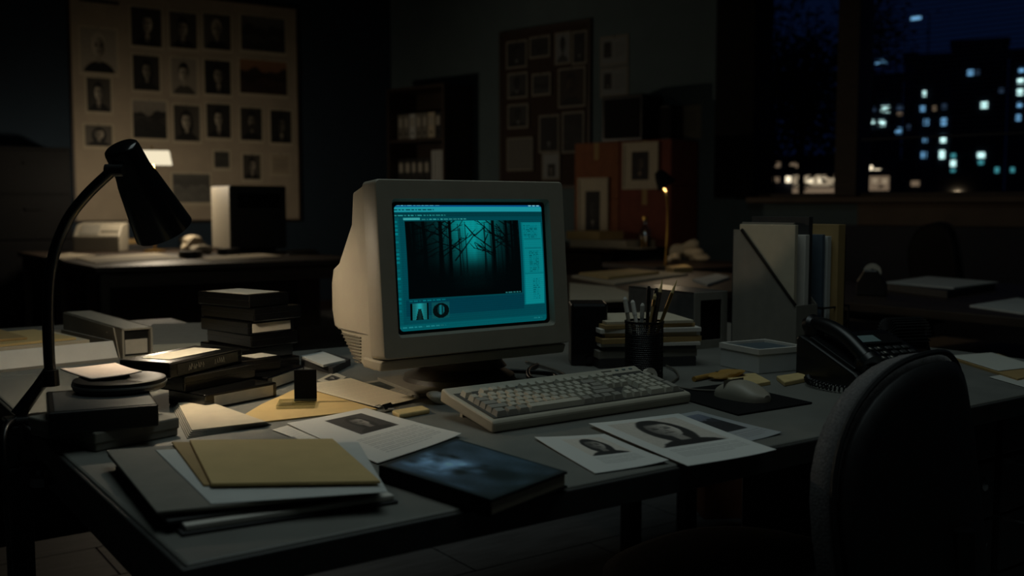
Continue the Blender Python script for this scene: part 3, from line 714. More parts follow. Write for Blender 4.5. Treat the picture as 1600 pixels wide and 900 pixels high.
obj('cup', MB().lathe([(0, 0), (.042, 0), (.045, .01), (.045, .11), (.041, .11), (.041, .012), (0, .012)], 20), 'clear', r, smooth=True)
obj('handle', MB().tube([(.044, 0, .09), (.075, 0, .08), (.078, 0, .045), (.044, 0, .025)], .007, 8), 'clear', r)
for px, y, l in ((298, 403, 'dark round tape roll at the front of the background desk'), (357, 398, 'dark round tape roll beside the background monitor')):
    r = E('tape_roll', l, 'tape roll', P(px, y)); obj('roll', MB().lathe([(.03, 0), (.085, 0), (.085, .05), (.03, .05), (.03, 0)], 24), 'black', r, smooth=True)
    obj('core', MB().lathe([(.026, 0), (.031, 0), (.031, .048), (.026, .048), (.026, 0)], 20), 'greycard', r)
# low dark furniture at the far left
r = E('filing_cabinet', 'dark filing cabinet left of the cream notice board', 'cabinet', (1.08, 8.45, 0))
obj('body', MB().box(0, .62, 0, .6, 0, 1.62), 'blackm', r, bevel=.006)
for k in range(4):
    d = obj('drawer', MB().box(.015, .605, -.016, 0, .05 + k * .39, .42 + k * .39), 'blackm', r, bevel=.004)
    obj('handle', MB().box(.24, .38, -.03, -.016, .3 + k * .39, .32 + k * .39), 'blackm', d)

# ---- middle desk behind the pencil cup
table('desk', 'dim desk behind the pencil cup with manila folders and thin lamp', 1.95, 3.98, 2.05, 3.32, .74, 'wood', 'desk_steel')
loose([(893, 434), (985, 423), (1075, 431), (960, 447)], .74, .012, 'paper_w', 'lower cream paper spread on the desk behind the pencil cup', 'papers')
loose([(905, 430), (985, 424), (1030, 428), (950, 437)], .753, .014, 'manila', 'manila folder on the papers behind the pencil cup', 'folder', name='folder')
loose([(890, 445), (960, 452), (1010, 470), (890, 474)], .74, .010, 'paper_w', 'large sheet beside the monitor on the desk behind', 'papers')
loose([(1082, 440), (1120, 431), (1140, 436), (1105, 448)], .74, .012, 'paper_b', 'white papers near the upright file on the desk behind', 'papers')
loose([(1040, 424), (1070, 421), (1082, 425), (1052, 428)], .74, .03, 'manila', 'small tan pad beside the thin lamp stem', 'pad', name='note_pad')
lp = P(1040, 420)
tl_ = E('desk_lamp', 'thin brass-stemmed desk lamp with small dark shade on the middle desk', 'lamp', (lp.x, lp.y, .74))
ltop = at(1030, 287, (lp - CAM).dot(FW)) - Vector((lp.x, lp.y, .74))
obj('base', MB().lathe([(0, 0), (.075, 0), (.075, .012), (.02, .022), (0, .022)], 24), 'black', tl_, smooth=True)
obj('stem', MB().tube(smoothpath([(0, 0, .02), (.01, -.005, ltop.z * .55), (.0, 0, ltop.z * .85), (ltop.x, ltop.y, ltop.z)]), .0075, 10), 'brass', tl_, smooth=True)
dv = (RT * .5 + Vector((0, 0, -.8))).normalized()
q_ = dv.to_track_quat('Z', 'Y').to_matrix().to_4x4()
sp = ltop + RT * .02 + Vector((0, 0, .03))
obj('shade', MB().lathe([(0, -.055), (.025, -.05), (.04, -.02), (.062, .05), (.058, .05), (.036, -.02), (0, -.045)], 24, Matrix.Translation(sp) @ q_), 'blackm', tl_, smooth=True)
obj('bulb', MB().lathe([(0, -.02), (.018, -.01), (.018, .015), (0, .03)], 12, Matrix.Translation(sp) @ q_), 'lining', tl_, smooth=True)
point('desk_lamp_bulb', Vector((lp.x, lp.y, .74)) + sp + dv * .06, 2.4, (1, .76, .48), .02)
# low cabinet with tissues
table('side_table', 'low side table with crumpled tissues beyond the middle desk', 4.1, 4.95, 3.35, 4.15, .74, 'wood', 'wood', cat='table')
blob('crumpled_tissue', 'upper crumpled pinkish tissue on the side table', 'tissue', P(1072, 404, .74), (.08, .07, .055), 'paper_w', 5, .6)
blob('crumpled_tissue', 'crumpled tissue at the right of the side table', 'tissue', P(1092, 408), (.07, .055, .035), 'paper_w', 6, .6)
blob('crumpled_tissue', 'small crumpled tissue at the left of the side table', 'tissue', P(1056, 410), (.045, .045, .03), 'paper_w', 7, .6)

# ---- right-hand desk
table('desk', 'dark desk at the right below the window behind the telephone', 3.05, 4.5, -.35, 2.03, .74, 'wood', 'desk_steel', panel=False)
loose([(1375, 452), (1450, 442), (1555, 452), (1480, 466)], .74, .03, 'darkcard', 'lower dark folders of the pile on the right-hand desk', 'folder', name='folder_stack')
loose([(1385, 443), (1450, 434), (1560, 443), (1490, 452)], .77, .008, 'paper_b', 'pale papers on top of the pile on right-hand desk', 'papers')
loose([(1515, 480), (1590, 468), (1660, 482), (1600, 492)], .74, .008, 'paper_b', 'sheet of paper at the right edge of right-hand desk', 'papers')
p = P(1362, 462)
r = E('tape_dispenser', 'dark tape dispenser on the near corner of right-hand desk', 'dispenser', p, .6)
obj('body', MB().prism([(-.06, 0), (-.06, .05), (-.02, .11), (.03, .11), (.06, .06), (.06, 0)], -.03, .03), 'black', r, bevel=.006)
obj('roll', MB().lathe([(.014, -.012), (.036, -.012), (.036, .012), (.014, .012), (.014, -.012)], 20, Matrix.Translation((0, .0, .1)) @ Matrix.Rotation(PI / 2, 4, 'Y')), 'label', r, smooth=True)
# white low ledge seen under the right-hand desk
r = E('storage_box', 'long pale storage box on the floor beneath the right-hand desk', 'box', (3.6, .55, 0), 0)
obj('body', MB().box(0, .8, 0, 1.3, 0, .42), 'greycard', r, bevel=.006); obj('lid', MB().box(-.01, .81, -.01, 1.31, .42, .46), 'paper_w', r, bevel=.004)

# ================================================================== OFFICE CHAIRS
def pad(a, b, thick, bow, n=40, rings=9, ex=2.5, flat=1.0):
    """cushion lying in xz, normal y. bow bends the sides forward (+y)"""
    def outline(t):
        c_, s_ = math.cos(t), math.sin(t)
        return (a * math.copysign(abs(c_) ** (2 / ex), c_), b * math.copysign(abs(s_) ** (2 / ex), s_))
    vs = []; fs = []
    prof = [(k / rings, 1) for k in range(rings)] + [(1.0, .55), (1.0, -.55)] + [(k / rings, -1) for k in range(rings - 1, -1, -1)]
    prof = [(.001 if r_ == 0 else r_, s_) for r_, s_ in prof]
    for r_, s_ in prof:
        for i in range(n):
            x, z = outline(2 * PI * i / n); x *= r_; z *= r_
            e = (1 - (r_ ** 6) * .45) if abs(s_) == 1 else 1
            vs.append((x, bow * (x / a) ** 2 + s_ * thick / 2 * e, z))
    m_ = len(prof)
    for j in range(m_ - 1):
        for i in range(n): fs.append((j * n + i, j * n + (i + 1) % n, (j + 1) * n + (i + 1) % n, (j + 1) * n + i))
    return MB().add(vs, fs)
def make_chair(label, loc, rz, scale=1.0, zback=.645, grp=None, fab='fabric'):
    r = E('office_chair', label, 'chair', loc, rz, grp); r.scale = (scale,) * 3
    bk = obj('backrest', pad(.245, .240, .055, .05), fab, r, (0, -.02, zback), (math.radians(-8), 0, 0), smooth=2)
    obj('back_shell', pad(.237, .232, .02, .05), 'shell', r, (0, -.05, zback - .002), (math.radians(-8), 0, 0), smooth=2)
    obj('piping', MB().tube([(.246 * math.copysign(abs(math.cos(t)) ** .8, math.cos(t)), .05 * abs(math.cos(t)) ** 1.6 - .018, .241 * math.copysign(abs(math.sin(t)) ** .8, math.sin(t))) for t in [2 * PI * i / 60 for i in range(61)]], .005, 6, False), 'shell', r, (0, -.025, zback), (math.radians(-8), 0, 0))
    obj('seat', pad(.258, .25, .07, 0, ex=2.6), fab, r, (0, .29, .435), (PI / 2, 0, 0), smooth=2)
    obj('seat_pan', pad(.24, .235, .02, 0, ex=2.6), 'shell', r, (0, .29, .39), (PI / 2, 0, 0), smooth=2)
    obj('back_bracket', MB().tube(smoothpath([(0, .2, .375), (0, -.0, .37), (0, -.075, .43), (0, -.075, .62)]), .018, 8), 'black', r)
    obj('gas_column', MB().cyl((0, .25, .1), (0, .25, .38), .026, .02, 16), 'black', r)
    obj('hub', MB().cyl((0, .25, .06), (0, .25, .13), .045, .04, 16), 'black', r)
    for k in range(5):
        t = 2 * PI * k / 5 + .3; c_ = Vector((math.cos(t), math.sin(t), 0)); o = Vector((0, .25, 0))
        l = obj('leg', MB().tube([o + c_ * .03 + Vector((0, 0, .1)), o + c_ * .16 + Vector((0, 0, .09)), o + c_ * .29 + Vector((0, 0, .07))], [.022, .018, .014], 8), 'black', r)
        e = o + c_ * .29; n_ = Vector((-c_.y, c_.x, 0))
        obj('caster', MB().cyl(e - n_ * .02 + Vector((0, 0, .028)), e + n_ * .02 + Vector((0, 0, .028)), .028, n=14), 'black', l)
    return r
make_chair('dark fabric swivel chair with oval backrest pulled up to the desk', (1.115, -.13, 0), math.radians(9))
pc = at(1470, 322, 6.1)
make_chair('black swivel chair silhouetted below the window behind the right-hand desk', (pc.x, pc.y, 0), math.radians(60), 1.15, fab='blackm')
# ================================================================== MAIN DESK
DX = 2.15; DYB = 1.42
dk = E('desk', 'large grey-topped office desk in the foreground covered with papers', 'desk', (0, 0, 0))
obj('top', MB().box(0, DX, 0, DYB, .715, .74), 'desk', dk, bevel=.004)
obj('edge_band', MB().box(-.006, DX + .006, -.006, 0, .700, .737), 'desk_edge', dk, bevel=.002)
obj('edge_band', MB().box(-.006, 0, 0, DYB, .700, .737), 'desk_edge', dk, bevel=.002)
obj('apron', MB().box(.03, .05, .05, DYB - .05, .62, .715), 'desk_steel', dk)
obj('apron', MB().box(.05, DX - .03, DYB - .05, DYB - .03, .62, .715), 'desk_steel', dk)
for x, y in ((.03, .05), (.03, DYB - .11), (1.81, DYB - .11), (DX - .09, DYB - .11)):
    obj('leg', MB().box(x, x + .05, y, y + .05, 0, .715), 'desk_steel', dk, bevel=.004)
obj('foot_rail', MB().box(.04, .07, .1, DYB - .1, .1, .14), 'desk_steel', dk)
def pedestal(x0, x1, label):
    r = E('drawer_pedestal', label, 'drawer unit', (x0, .035, 0)); W = x1 - x0
    obj('carcass', MB().box(0, W, .012, .45, .03, .70), 'desk_steel', r, bevel=.003)
    for k, (a, b) in enumerate(((.614, .696), (.492, .608), (.370, .486), (.248, .364), (.04, .242))):
        d = obj('drawer', MB().box(.006, W - .006, -.006, .012, a, b), 'desk_steel', r, bevel=.003)
        for x in (W * .27, W * .68) if k else ():
            obj('knob', MB().lathe([(0, 0), (.006, 0), (.006, .01), (.013, .016), (.013, .022), (0, .026)], 16, Matrix.Translation((x, -.006, b - .035)) @ Matrix.Rotation(PI / 2, 4, 'X')), 'chrome', d, smooth=True)
pedestal(1.40, 1.64, 'dark drawer pedestal under the desk beside the chair, round chrome knobs')
pedestal(1.655, 2.04, 'dark drawer pedestal at the right end under the desk')
q = P(1100, 812, 0)
r = E('cardboard_box', 'orange-brown cardboard box on the floor behind the desk', 'box', (q.x, q.y, 0), math.radians(-30))
obj('carton', MB().box(0, .14, 0, .3, 0, .24), 'cardboard', r, bevel=.003); obj('flap', MB().box(.002, .138, .002, .15, .24, .243), 'cardboard', r)
table('side_desk', 'second grey desk abutting behind the lamp, holding the paper tray', -.45, .72, 1.435, 2.42, .738, 'desk', 'desk_steel', t=.03)

# ================================================================== CRT MONITOR
MX, MY, MZ = 0.547, 0.58, 0.836
MW, MH = .434, .331
mon = E('tube_monitor', 'beige tube computer monitor showing a dark forest picture on teal desktop', 'monitor', (MX, MY, MZ))
ti = math.radians(-5)
def tl2(x, y, z):      # tilted local -> monitor local
    return Vector((x, y * math.cos(ti) - z * math.sin(ti), y * math.sin(ti) + z * math.cos(ti)))
sx0, sx1, sz0, sz1 = .040, .390, .045, .288
# bezel: outer rounded frame with an inward slope to the glass
def ring(x0, x1, z0, z1, y, rad, n=6, bowz=0.0):
    pts = []
    for cx_, cz_, a0 in ((x1 - rad, z1 - rad, 0), (x0 + rad, z1 - rad, PI / 2), (x0 + rad, z0 + rad, PI), (x1 - rad, z0 + rad, 1.5 * PI)):
        for k in range(n + 1):
            t = a0 + PI / 2 * k / n; pts.append((cx_ + rad * math.cos(t), y, cz_ + rad * math.sin(t)))
    return pts
def loft(rings, close_last=False):
    n = len(rings[0]); vs = [p for r_ in rings for p in r_]
    fs = [(j * n + i, j * n + (i + 1) % n, (j + 1) * n + (i + 1) % n, (j + 1) * n + i) for j in range(len(rings) - 1) for i in range(n)]
    if close_last: fs.append(tuple(range((len(rings) - 1) * n, len(rings) * n)))
    return vs, fs
vs, fs = loft([ring(.006, MW - .006, .006, MH - .004, .055, .008), ring(0, MW, 0, MH, .05, .009), ring(0, MW, 0, MH, .003, .009), ring(.002, MW - .002, .002, MH - .002, 0, .008),
               ring(sx0 - .007, sx1 + .007, sz0 - .007, sz1 + .007, .0005, .008), ring(sx0 - .002, sx1 + .002, sz0 - .002, sz1 + .002, .012, .008), ring(sx0 - .001, sx1 + .001, sz0 - .001, sz1 + .001, .03, .008)])
obj('bezel', MB().add([tl2(*v) for v in vs], fs), 'beige', mon, smooth=True)
vs, fs = loft([ring(sx0 - .002, sx1 + .002, sz0 - .002, sz1 + .002, .0125, .008), ring(sx0 + .004, sx1 - .004, sz0 + .004, sz1 - .004, .0135, .008)])
obj('screen_gasket', MB().add([tl2(*v) for v in vs], fs), 'black', mon)
# side profile of the case (y back, z up), taken from the silhouette
prof = [(.052, .327), (.075, .322), (.135, .306), (.142, .245), (.212, .168), (.31, .15), (.34, .12), (.34, .06), (.30, .03), (.200, .034), (.150, -.008), (.085, -.026), (.05, -.026), (.048, .0)]
def narrow(y, z): return 1.0 - .02 * (y > .06) - max(0, y - .19) * 1.6
cs = obj('case', MB().prism(prof, .004, MW - .004, narrow), 'beige', mon, bevel=.004, seg=2, smooth=True)
vb = MB()
for k in range(9):
    z = .030 - k * .006; y0 = .105; y1 = .19 - max(0, (.034 - z)) * 1.15
    vb.box(.0055, .0105, y0, y1, z - .0012, z + .0012)
obj('vent_grille', vb, 'beige_d', mon)
obj('case_seam', MB().box(.0055, .009, .06, .2, .038, .0395), 'beige_d', mon)
obj('front_chin', MB().prism([(.02, -.024), (.012, -.004), (.09, -.004), (.09, -.024)], .002, MW - .002), 'beige', mon, bevel=.004)
0 and obj('power_button', MB().box(.375, .392, -.0015, .01, .014, .022, Matrix.Rotation(ti, 4, 'X')), 'beige_d', mon)
obj('neck', MB().lathe([(0, -.052), (.085, -.052), (.075, -.04), (.07, -.022), (0, -.022)], 32), 'basep', mon, (.288, .17, -.004), smooth=True)
obj('swivel_base', MB().lathe([(0, -.0955), (.118, -.0955), (.122, -.090), (.118, -.078), (.095, -.066), (.085, -.055), (0, -.055)], 48), 'basep', mon, (.288, .20, 0), smooth=True)
# --- the picture on the screen
def paint_screen(W=300, H=226):
    r = rng(11); a = np.zeros((H, W, 3)); v, u = np.mgrid[0:H, 0:W]; u = u / W; v = v / H
    a[:] = np.array((0, 74, 84)) / 255
    def box(u0, v0, u1, v1, c_): a[int(v0 * H):int(v1 * H), int(u0 * W):int(u1 * W)] = np.array(c_) / 255
    def tx(u0, v0, u1, c_, f=.6):
        x = u0
        while x < u1:
            L = r.uniform(.008, .03); a[int(v0 * H):int(v0 * H) + 2, int(x * W):int(min(u1, x + L) * W)] = np.array(c_) / 255 * r.uniform(.8, 1.1); x += L + .007
    box(0, 0, 1, .035, (10, 84, 140)); box(0, 0, 1, .006, (0, 40, 90))
    tx(.02, .014, .3, (90, 190, 220)); box(.90, .010, .92, .03, (120, 200, 220)); box(.93, .010, .95, .03, (120, 200, 220)); box(.96, .010, .98, .03, (120, 200, 220))
    box(0, .035, 1, .075, (30, 158, 170)); tx(.02, .052, .26, (0, 70, 80)); box(0, .075, 1, .08, (0, 60, 70))
    box(0, .08, 1, .112, (0, 62, 70)); tx(.02, .094, .33, (40, 150, 150)); box(.07, .118, .17, .134, (60, 170, 170)); tx(.18, .125, .46, (50, 150, 150))
    box(0, .112, .045, .93, (0, 84, 92))
    for k in range(24):
        y = .14 + k * .031
        q8 = int(r.uniform(-25, 25)); box(.012, y, .034, y + .018, (0, 108 + q8, 116 + q8))
    # forest picture
    x0, y0, x1, y1 = .078, .142, .818, .742
    X0, Y0, X1, Y1 = int(x0 * W), int(y0 * H), int(x1 * W), int(y1 * H)
    fh, fw_ = Y1 - Y0, X1 - X0
    fv, fu = np.mgrid[0:fh, 0:fw_]; fu = fu / fw_; fv = fv / fh
    gl = np.exp(-((fu - .56) / .26) ** 2) * np.clip(1.08 - fv * 1.15, 0, 1) + .35 * np.exp(-((fu - .56) / .06) ** 2 - ((fv - .36) / .2) ** 2)
    gl += .18 * np.clip(.8 - fv * 1.3, 0, 1)
    gl *= .85 + .15 * np.interp(fu[0] * 40, np.arange(41), r.uniform(0, 1, 41))[None, :]
    def stroke(p, q, w0, w1, dark):
        nonlocal gl
        d = np.array(q) - np.array(p); L2 = (d ** 2).sum() + 1e-9
        t = np.clip(((fu - p[0]) * d[0] + (fv - p[1]) * d[1]) / L2, 0, 1)
        dist = np.sqrt(((fu - p[0] - t * d[0]) * 1.25) ** 2 + (fv - p[1] - t * d[1]) ** 2)
        ww = w0 + (w1 - w0) * t
        m_ = 1 - sm(dist, ww * .6, ww * 1.3 + .003)
        gl = gl * (1 - m_ * dark)
    for k in range(34):   # thin far trunks
        x = r.uniform(0, 1); 
        if abs(x - .56) < .035: continue
        stroke((x, r.uniform(0, .1)), (x + r.uniform(-.02, .02), .72), .003, .006, r.uniform(.3, .7))
    def tree_(x, w_, bx=0):
        stroke((x + bx, -.05), (x, .45), w_, w_ * 1.1, .97); stroke((x, .4), (x - .005, .85), w_ * 1.1, w_ * 1.6, .97)
        for k in range(7):
            s = r.choice([-1, 1]); y = r.uniform(.02, .5); L = r.uniform(.08, .2)
            e = (x + s * L, y - r.uniform(.04, .2)); stroke((x, y), e, .006, .003, .85)
            for j in range(3):
                t = r.uniform(.3, 1); b = (x + s * L * t, y + (e[1] - y) * t); stroke(b, (b[0] + s * r.uniform(.02, .07), b[1] - r.uniform(-.02, .1)), .0035, .0018, .75)
    for x, w_ in ((.02, .03), (.15, .016), (.28, .018), (.36, .014), (.75, .016), (.87, .013), (.96, .026), (.06, .012), (.92, .012)): tree_(x, w_, r.uniform(-.01, .01))
    for p, q in (((.4, .52), (.58, .18)), ((.72, .36), (.58, .2)), ((.58, .2), (.5, .05)), ((.58, .2), (.68, .08)), ((.45, .4), (.36, .3)), ((.66, .3), (.7, .18))): stroke(p, q, .007, .004, .9)
    gl *= 1 - .93 * sm(fv, .48, .8)
    gl += .05 * np.exp(-((fu - .56) / .16) ** 2) * sm(fv, .6, .72) * (1 - sm(fv, .8, .98)) * (1 + .6 * r.normal(0, 1, gl.shape))
    gl *= 1 - .55 * np.clip(np.abs(fu - .55) * 2 - .35, 0, 1)
    gl = np.clip(gl + r.normal(0, .008, gl.shape), 0, 1.05)
    a[Y0:Y1, X0:X1] = np.stack([gl * .03, gl * .56 + .012, gl * .56 + .018], -1)
    # right panels
    box(.835, .16, .985, .845, (0, 112, 120)); box(.845, .165, .98, .58, (6, 132, 138)); box(.845, .59, .98, .84, (8, 138, 144))
    for k in range(9): tx(.85, .185 + k * .012, .95, (0, 116, 124))
    box(.85, .30, .975, .304, (0, 80, 88)); box(.85, .375, .975, .379, (0, 80, 88))
    for k in range(14): tx(.88, .40 + k * .0125, .95, (0, 112, 118))
    for k in range(10): tx(.9, .63 + k * .018, .95, (0, 116, 124))
    # bottom strip with thumbnails
    box(.06, .75, .83, .875, (0, 60, 74)); tx(.7, .73, .81, (40, 110, 112)); tx(.08, .755, .3, (0, 110, 118))
    th = np.zeros((30, 30)); tv, tu = np.mgrid[0:30, 0:30] / 30.
    th = .5 + .3 * np.exp(-((tu - .5) / .2) ** 2) - .6 * (np.abs(tu - .5) < .22 * tv) * (tv > .3)
    th = np.clip(th - .5 * (np.abs(tu - .5) > .38), 0, 1)
    a = paste(a, np.stack([th * .15, th * .8, th * .82], -1), .085, .775, .195, .905)
    rr = np.hypot(tu - .5, tv - .5); th2 = np.where(rr < .46, .06, .42); th2 = np.where(((tu - .5) / .2) ** 2 + ((tv - .45) / .3) ** 2 < 1, .42 + .2 * np.sin(tu * 30), th2)
    a = paste(a, np.clip(np.stack([th2 * .1, th2 * .75, th2 * .8], -1), 0, 1), .215, .775, .325, .905)
    box(0, .935, 1, .985, (0, 92, 100)); tx(.02, .955, .3, (30, 130, 136)); box(0, .985, 1, 1, (0, 104, 112)); tx(.9, .955, .97, (30, 130, 136))
    a *= (.96 + .04 * np.sin(v * H * 1.6))[..., None]
    e = np.minimum(np.minimum(u, 1 - u), np.minimum(v, 1 - v)); a *= sm(e, -.004, .012)[..., None]
    return np.clip(a, 0, 1)
def scr(u, v):
    y = .020 - .010 * (1 - (2 * u - 1) ** 2) * .5 - .010 * (1 - (2 * v - 1) ** 2) * .5
    return tl2(sx0 + (sx1 - sx0) * u, y, sz1 + (sz0 - sz1) * v)
link('screen', colormesh('screen', paint_screen(), scr), 'screen', mon)
# cable coil behind the monitor foot
cp = [Vector((.30 + .10 * math.cos(t), .22 + .08 * math.sin(t), 0)) for t in np.linspace(0, 1, 2)]
pts = smoothpath([(.93, .86, .746), (1.0, .80, .745), (1.04, .72, .745), (1.0, .66, .745), (.97, .70, .745), (1.02, .78, .748), (1.09, .84, .746)])
tag(obj('monitor_cable', MB().tube(pts, .0045, 8), 'black', smooth=2), 'black cable looped on the desk right of the monitor foot', 'cable')

# ================================================================== KEYBOARD
kb = E('keyboard', 'beige full-size computer keyboard in front of the monitor', 'keyboard', (.61, .322, .74))
KW, KD = .458, .170
kr = math.radians(9.5)
base = MB().prism([(0, .001), (0, .018), (.005, .021), (KD - .030, .022), (KD - .006, .026), (KD, .022), (KD, .0), (.01, .0)], 0, KW)
kbody = obj('body', base, 'kbeige', kb, (0, 0, 0), (kr, 0, 0), bevel=.004, seg=2)
for x in (.03, KW - .06): obj('foot', MB().box(x, x + .03, KD - .03, KD - .022, 0, .026), 'kbeige', kb)
obj('key_well', MB().box(.008, KW - .008, .012, KD - .029, .0219, .0226), 'keywell', kbody)
for k in range(3): obj('status_light', MB().box(.395 + k * .018, .402 + k * .018, KD - .020, KD - .016, .0235, .0258), 'lcd', kbody)
obj('brand_strip', MB().box(.36, .384, KD - .019, KD - .015, .0235, .0256), 'greycard', kbody)
kc = {}
def key(x, y, w_=1.0, d_=1.0, m='keycap'):
    U = .0189; k = (w_, d_, m)
    loc = (.016 + x * U, .0150 + y * U * .98, .0226)
    if k not in kc:
        W, D = w_ * U - .0018, d_ * U - .0018; t = .0028; h = .0088
        vs = [(0, 0, 0), (W, 0, 0), (W, D, 0), (0, D, 0), (t, t, h), (W - t, t, h), (W - t, D - t * .7, h + .001), (t, D - t * .7, h + .001)]
        o = obj('key', MB().add(vs, [(0, 3, 2, 1), (4, 5, 6, 7), (0, 1, 5, 4), (1, 2, 6, 5), (2, 3, 7, 6), (3, 0, 4, 7)]), m, kbody, loc); kc[k] = o.data
    else: o = link('key', kc[k], None, kbody, loc)
    return o
g = 'keycap_g'
def row(x, y, ws):
    for w_ in ws:
        if w_ < 0: x -= w_
        else: key(x, y, w_, 1.0, g if w_ > 1.2 and w_ < 6 else 'keycap'); x += w_
row(0, 0, [1.25, 1.25, 1.25, 6.25, 1.25, 1.25, 1.25, 1.25])
row(0, 1, [2.25] + [1] * 10 + [2.75]); row(0, 2, [1.75] + [1] * 11 + [2.25]); row(0, 3, [1.5] + [1] * 12 + [1.5]); row(0, 4, [1] * 13 + [2])
row(0, 5.35, [1, -1, 1, 1, 1, 1, -.5, 1, 1, 1, 1, -.5, 1, 1, 1, 1])
row(15.25, 5.35, [1, 1, 1]); row(15.25, 4, [1, 1, 1]); row(15.25, 3, [1, 1, 1]); row(16.25, 1, [1]); row(15.25, 0, [1, 1, 1])
row(18.5, 4, [1] * 4); row(18.5, 3, [1] * 3); row(18.5, 2, [1] * 3); row(18.5, 1, [1] * 3); key(18.5, 0, 2.0, 1, 'keycap'); row(20.5, 0, [1])
key(21.5, 2, 1, 2.0, g); key(21.5, 0, 1, 2.0, g)
pts = smoothpath([(.83, .52, .765), (.86, .60, .746), (.95, .66, .745), (1.06, .70, .745), (1.1, .9, .745)])
tag(obj('keyboard_cable', MB().tube(pts, .0028, 6), 'beige_d', smooth=2), 'thin beige cable running back from the keyboard', 'cable')

# ================================================================== MOUSE AND PAD
tag(obj('mouse_pad', MB().slab([(1.05, .185), (1.25, .18), (1.275, .42), (1.09, .425)], 0, .004), 'blackm', None, (0, 0, .74), bevel=.0015), 'black rectangular mouse pad right of the keyboard', 'mouse pad')
ms = E('computer_mouse', 'beige rounded computer mouse on the black pad', 'mouse', (1.172, .287, .744), math.radians(4))
def mouse_shell():
    vs, fs = [], []; nu, nv = 20, 12
    for j in range(nv + 1):
        t = j / nv; y = -.06 + .12 * t
        wd = .034 * (1 - abs(2 * t - .95) ** 3.2 * .55) * (1 if 0 < j < nv else .55); h = .037 * (math.sin(PI * (.10 + .80 * (t ** 1.15)))) * (1.0 - .22 * t) + .002
        for i in range(nu + 1):
            a = PI * i / nu; c_ = math.cos(a); s_ = math.sin(a)
            vs.append((wd * math.copysign(abs(c_) ** .7, c_), y, h * abs(s_) ** .75))
    for j in range(nv):
        for i in range(nu): k = j * (nu + 1) + i; fs.append((k, k + 1, k + nu + 2, k + nu + 1))
    fs.append(tuple(range(nu + 1))); fs.append(tuple(range(nv * (nu + 1), (nv + 1) * (nu + 1)))[::-1])
    fs.append(tuple([j * (nu + 1) for j in range(nv + 1)] + [j * (nu + 1) + nu for j in range(nv, -1, -1)]))
    return MB().add(vs, fs)
obj('shell', mouse_shell(), 'beige', ms, smooth=True)
obj('button_seam', MB().box(-.030, .030, .0195, .0205, .012, .0345), 'beige_d', ms)
obj('button_seam', MB().tube([(0, .02, .0345), (0, .04, .0255), (0, .058, .0135)], .0009, 6), 'beige_d', ms)
pts = smoothpath([(1.168, .345, .75), (1.155, .40, .7455), (1.16, .47, .745), (1.24, .53, .745), (1.30, .60, .745), (1.33, .66, .745)])
tag(obj('mouse_cable', MB().tube(pts, .0022, 6), 'beige_d', smooth=2), 'thin cable curving back from the mouse', 'cable')
# ================================================================== PAPERS ON THE DESK
def PQ(pts, z=DZ): return [P(x, y, z) for x, y in pts]
pg = canvas(90, 120, (198, 200, 196))
a1 = text(paste(pg.copy(), portrait(61, 'long', 60, 60, bg=196, skin=150, cut=True, hs=1.15), .3, .1, .86, .62), .3, .66, .85, .84, 7, seed=1)
sheet('printed_sheet', a1, PQ([(835, 687), (945, 680), (1045, 725), (930, 742)]), DZ + .002, 'white sheet with dark-haired portrait print, left of the pair near desk edge', 'paper', curl=.004, group='portrait printouts at the desk front')
a2 = text(paste(pg.copy(), portrait(66, 'long', 64, 64, bg=184, skin=185, cut=True, hs=1.2), .14, .08, .88, .66), .16, .70, .9, .86, 6, seed=2)
sheet('printed_sheet', a2, PQ([(920, 668), (1060, 650), (1213, 711), (1075, 733)]), DZ + .0045, 'larger white sheet with portrait print, right of the pair near desk edge', 'paper', curl=.004, group='portrait printouts at the desk front')
a3 = text(paste(canvas(60, 80, (150, 154, 156)), landscape(70, (.75, .8, .9), lo=.1, hi=.55), .1, .1, .8, .7), .3, .75, .9, .92, 4, seed=3)
sheet('printed_sheet', a3, PQ([(1040, 652), (1090, 643), (1222, 679), (1160, 693)]), DZ + .001, 'grey printed sheet with dark smeared picture beside the mouse pad', 'paper', curl=.003)
b1 = text(paste(canvas(100, 120, (206, 203, 196)), portrait(63, 'long', 60, 60, bg=52, skin=150, tint=(1, .96, .92)), .36, .10, .82, .52), .22, .58, .92, .9, 11, seed=4, fill=.5)
sheet('printed_sheet', b1, PQ([(448, 666), (572, 640), (722, 684), (590, 727)]), DZ + .003, 'white page with square dark portrait photo between folders and keyboard', 'paper', curl=.004)
sheet('printed_sheet', text(canvas(60, 70, (204, 200, 190)), .1, .1, .9, .9, 14, seed=5, fill=.15), PQ([(425, 673), (470, 661), (560, 690), (530, 712)]), DZ + .0016, 'blank white page edge under the portrait page', 'paper')
env = stackslab('manila_envelope', PQ([(352, 668), (408, 634), (470, 606), (590, 641)]), DZ, DZ + .003, 'manila', 'large manila envelope in the brightest lamplight', 'envelope')
cc = text(canvas(90, 110, (206, 196, 172)), .08, .08, .94, .94, 22, seed=6, fill=.35)
sheet('typed_sheet', cc, PQ([(462, 606), (548, 594), (652, 628), (590, 640)]), DZ + .0045, 'typed sheet with a binder clip lying on the manila envelope', 'paper', curl=.003)
r = E('binder_clip', 'small black binder clip on the typed sheet corner', 'clip', P(604, 638, DZ + .006), math.radians(25))
obj('spring_body', MB().prism([(-.008, 0), (0, .009), (.008, 0), (.0065, 0), (0, .0075), (-.0065, 0)], -.013, .013), 'black', r)
for s in (-1, 1): obj('wire_handle', MB().tube([(-.007, s * .007, .001), (-.006, s * .022, .003), (.006, s * .022, .003), (.007, s * .007, .001)], .0009, 6), 'chrome', r)
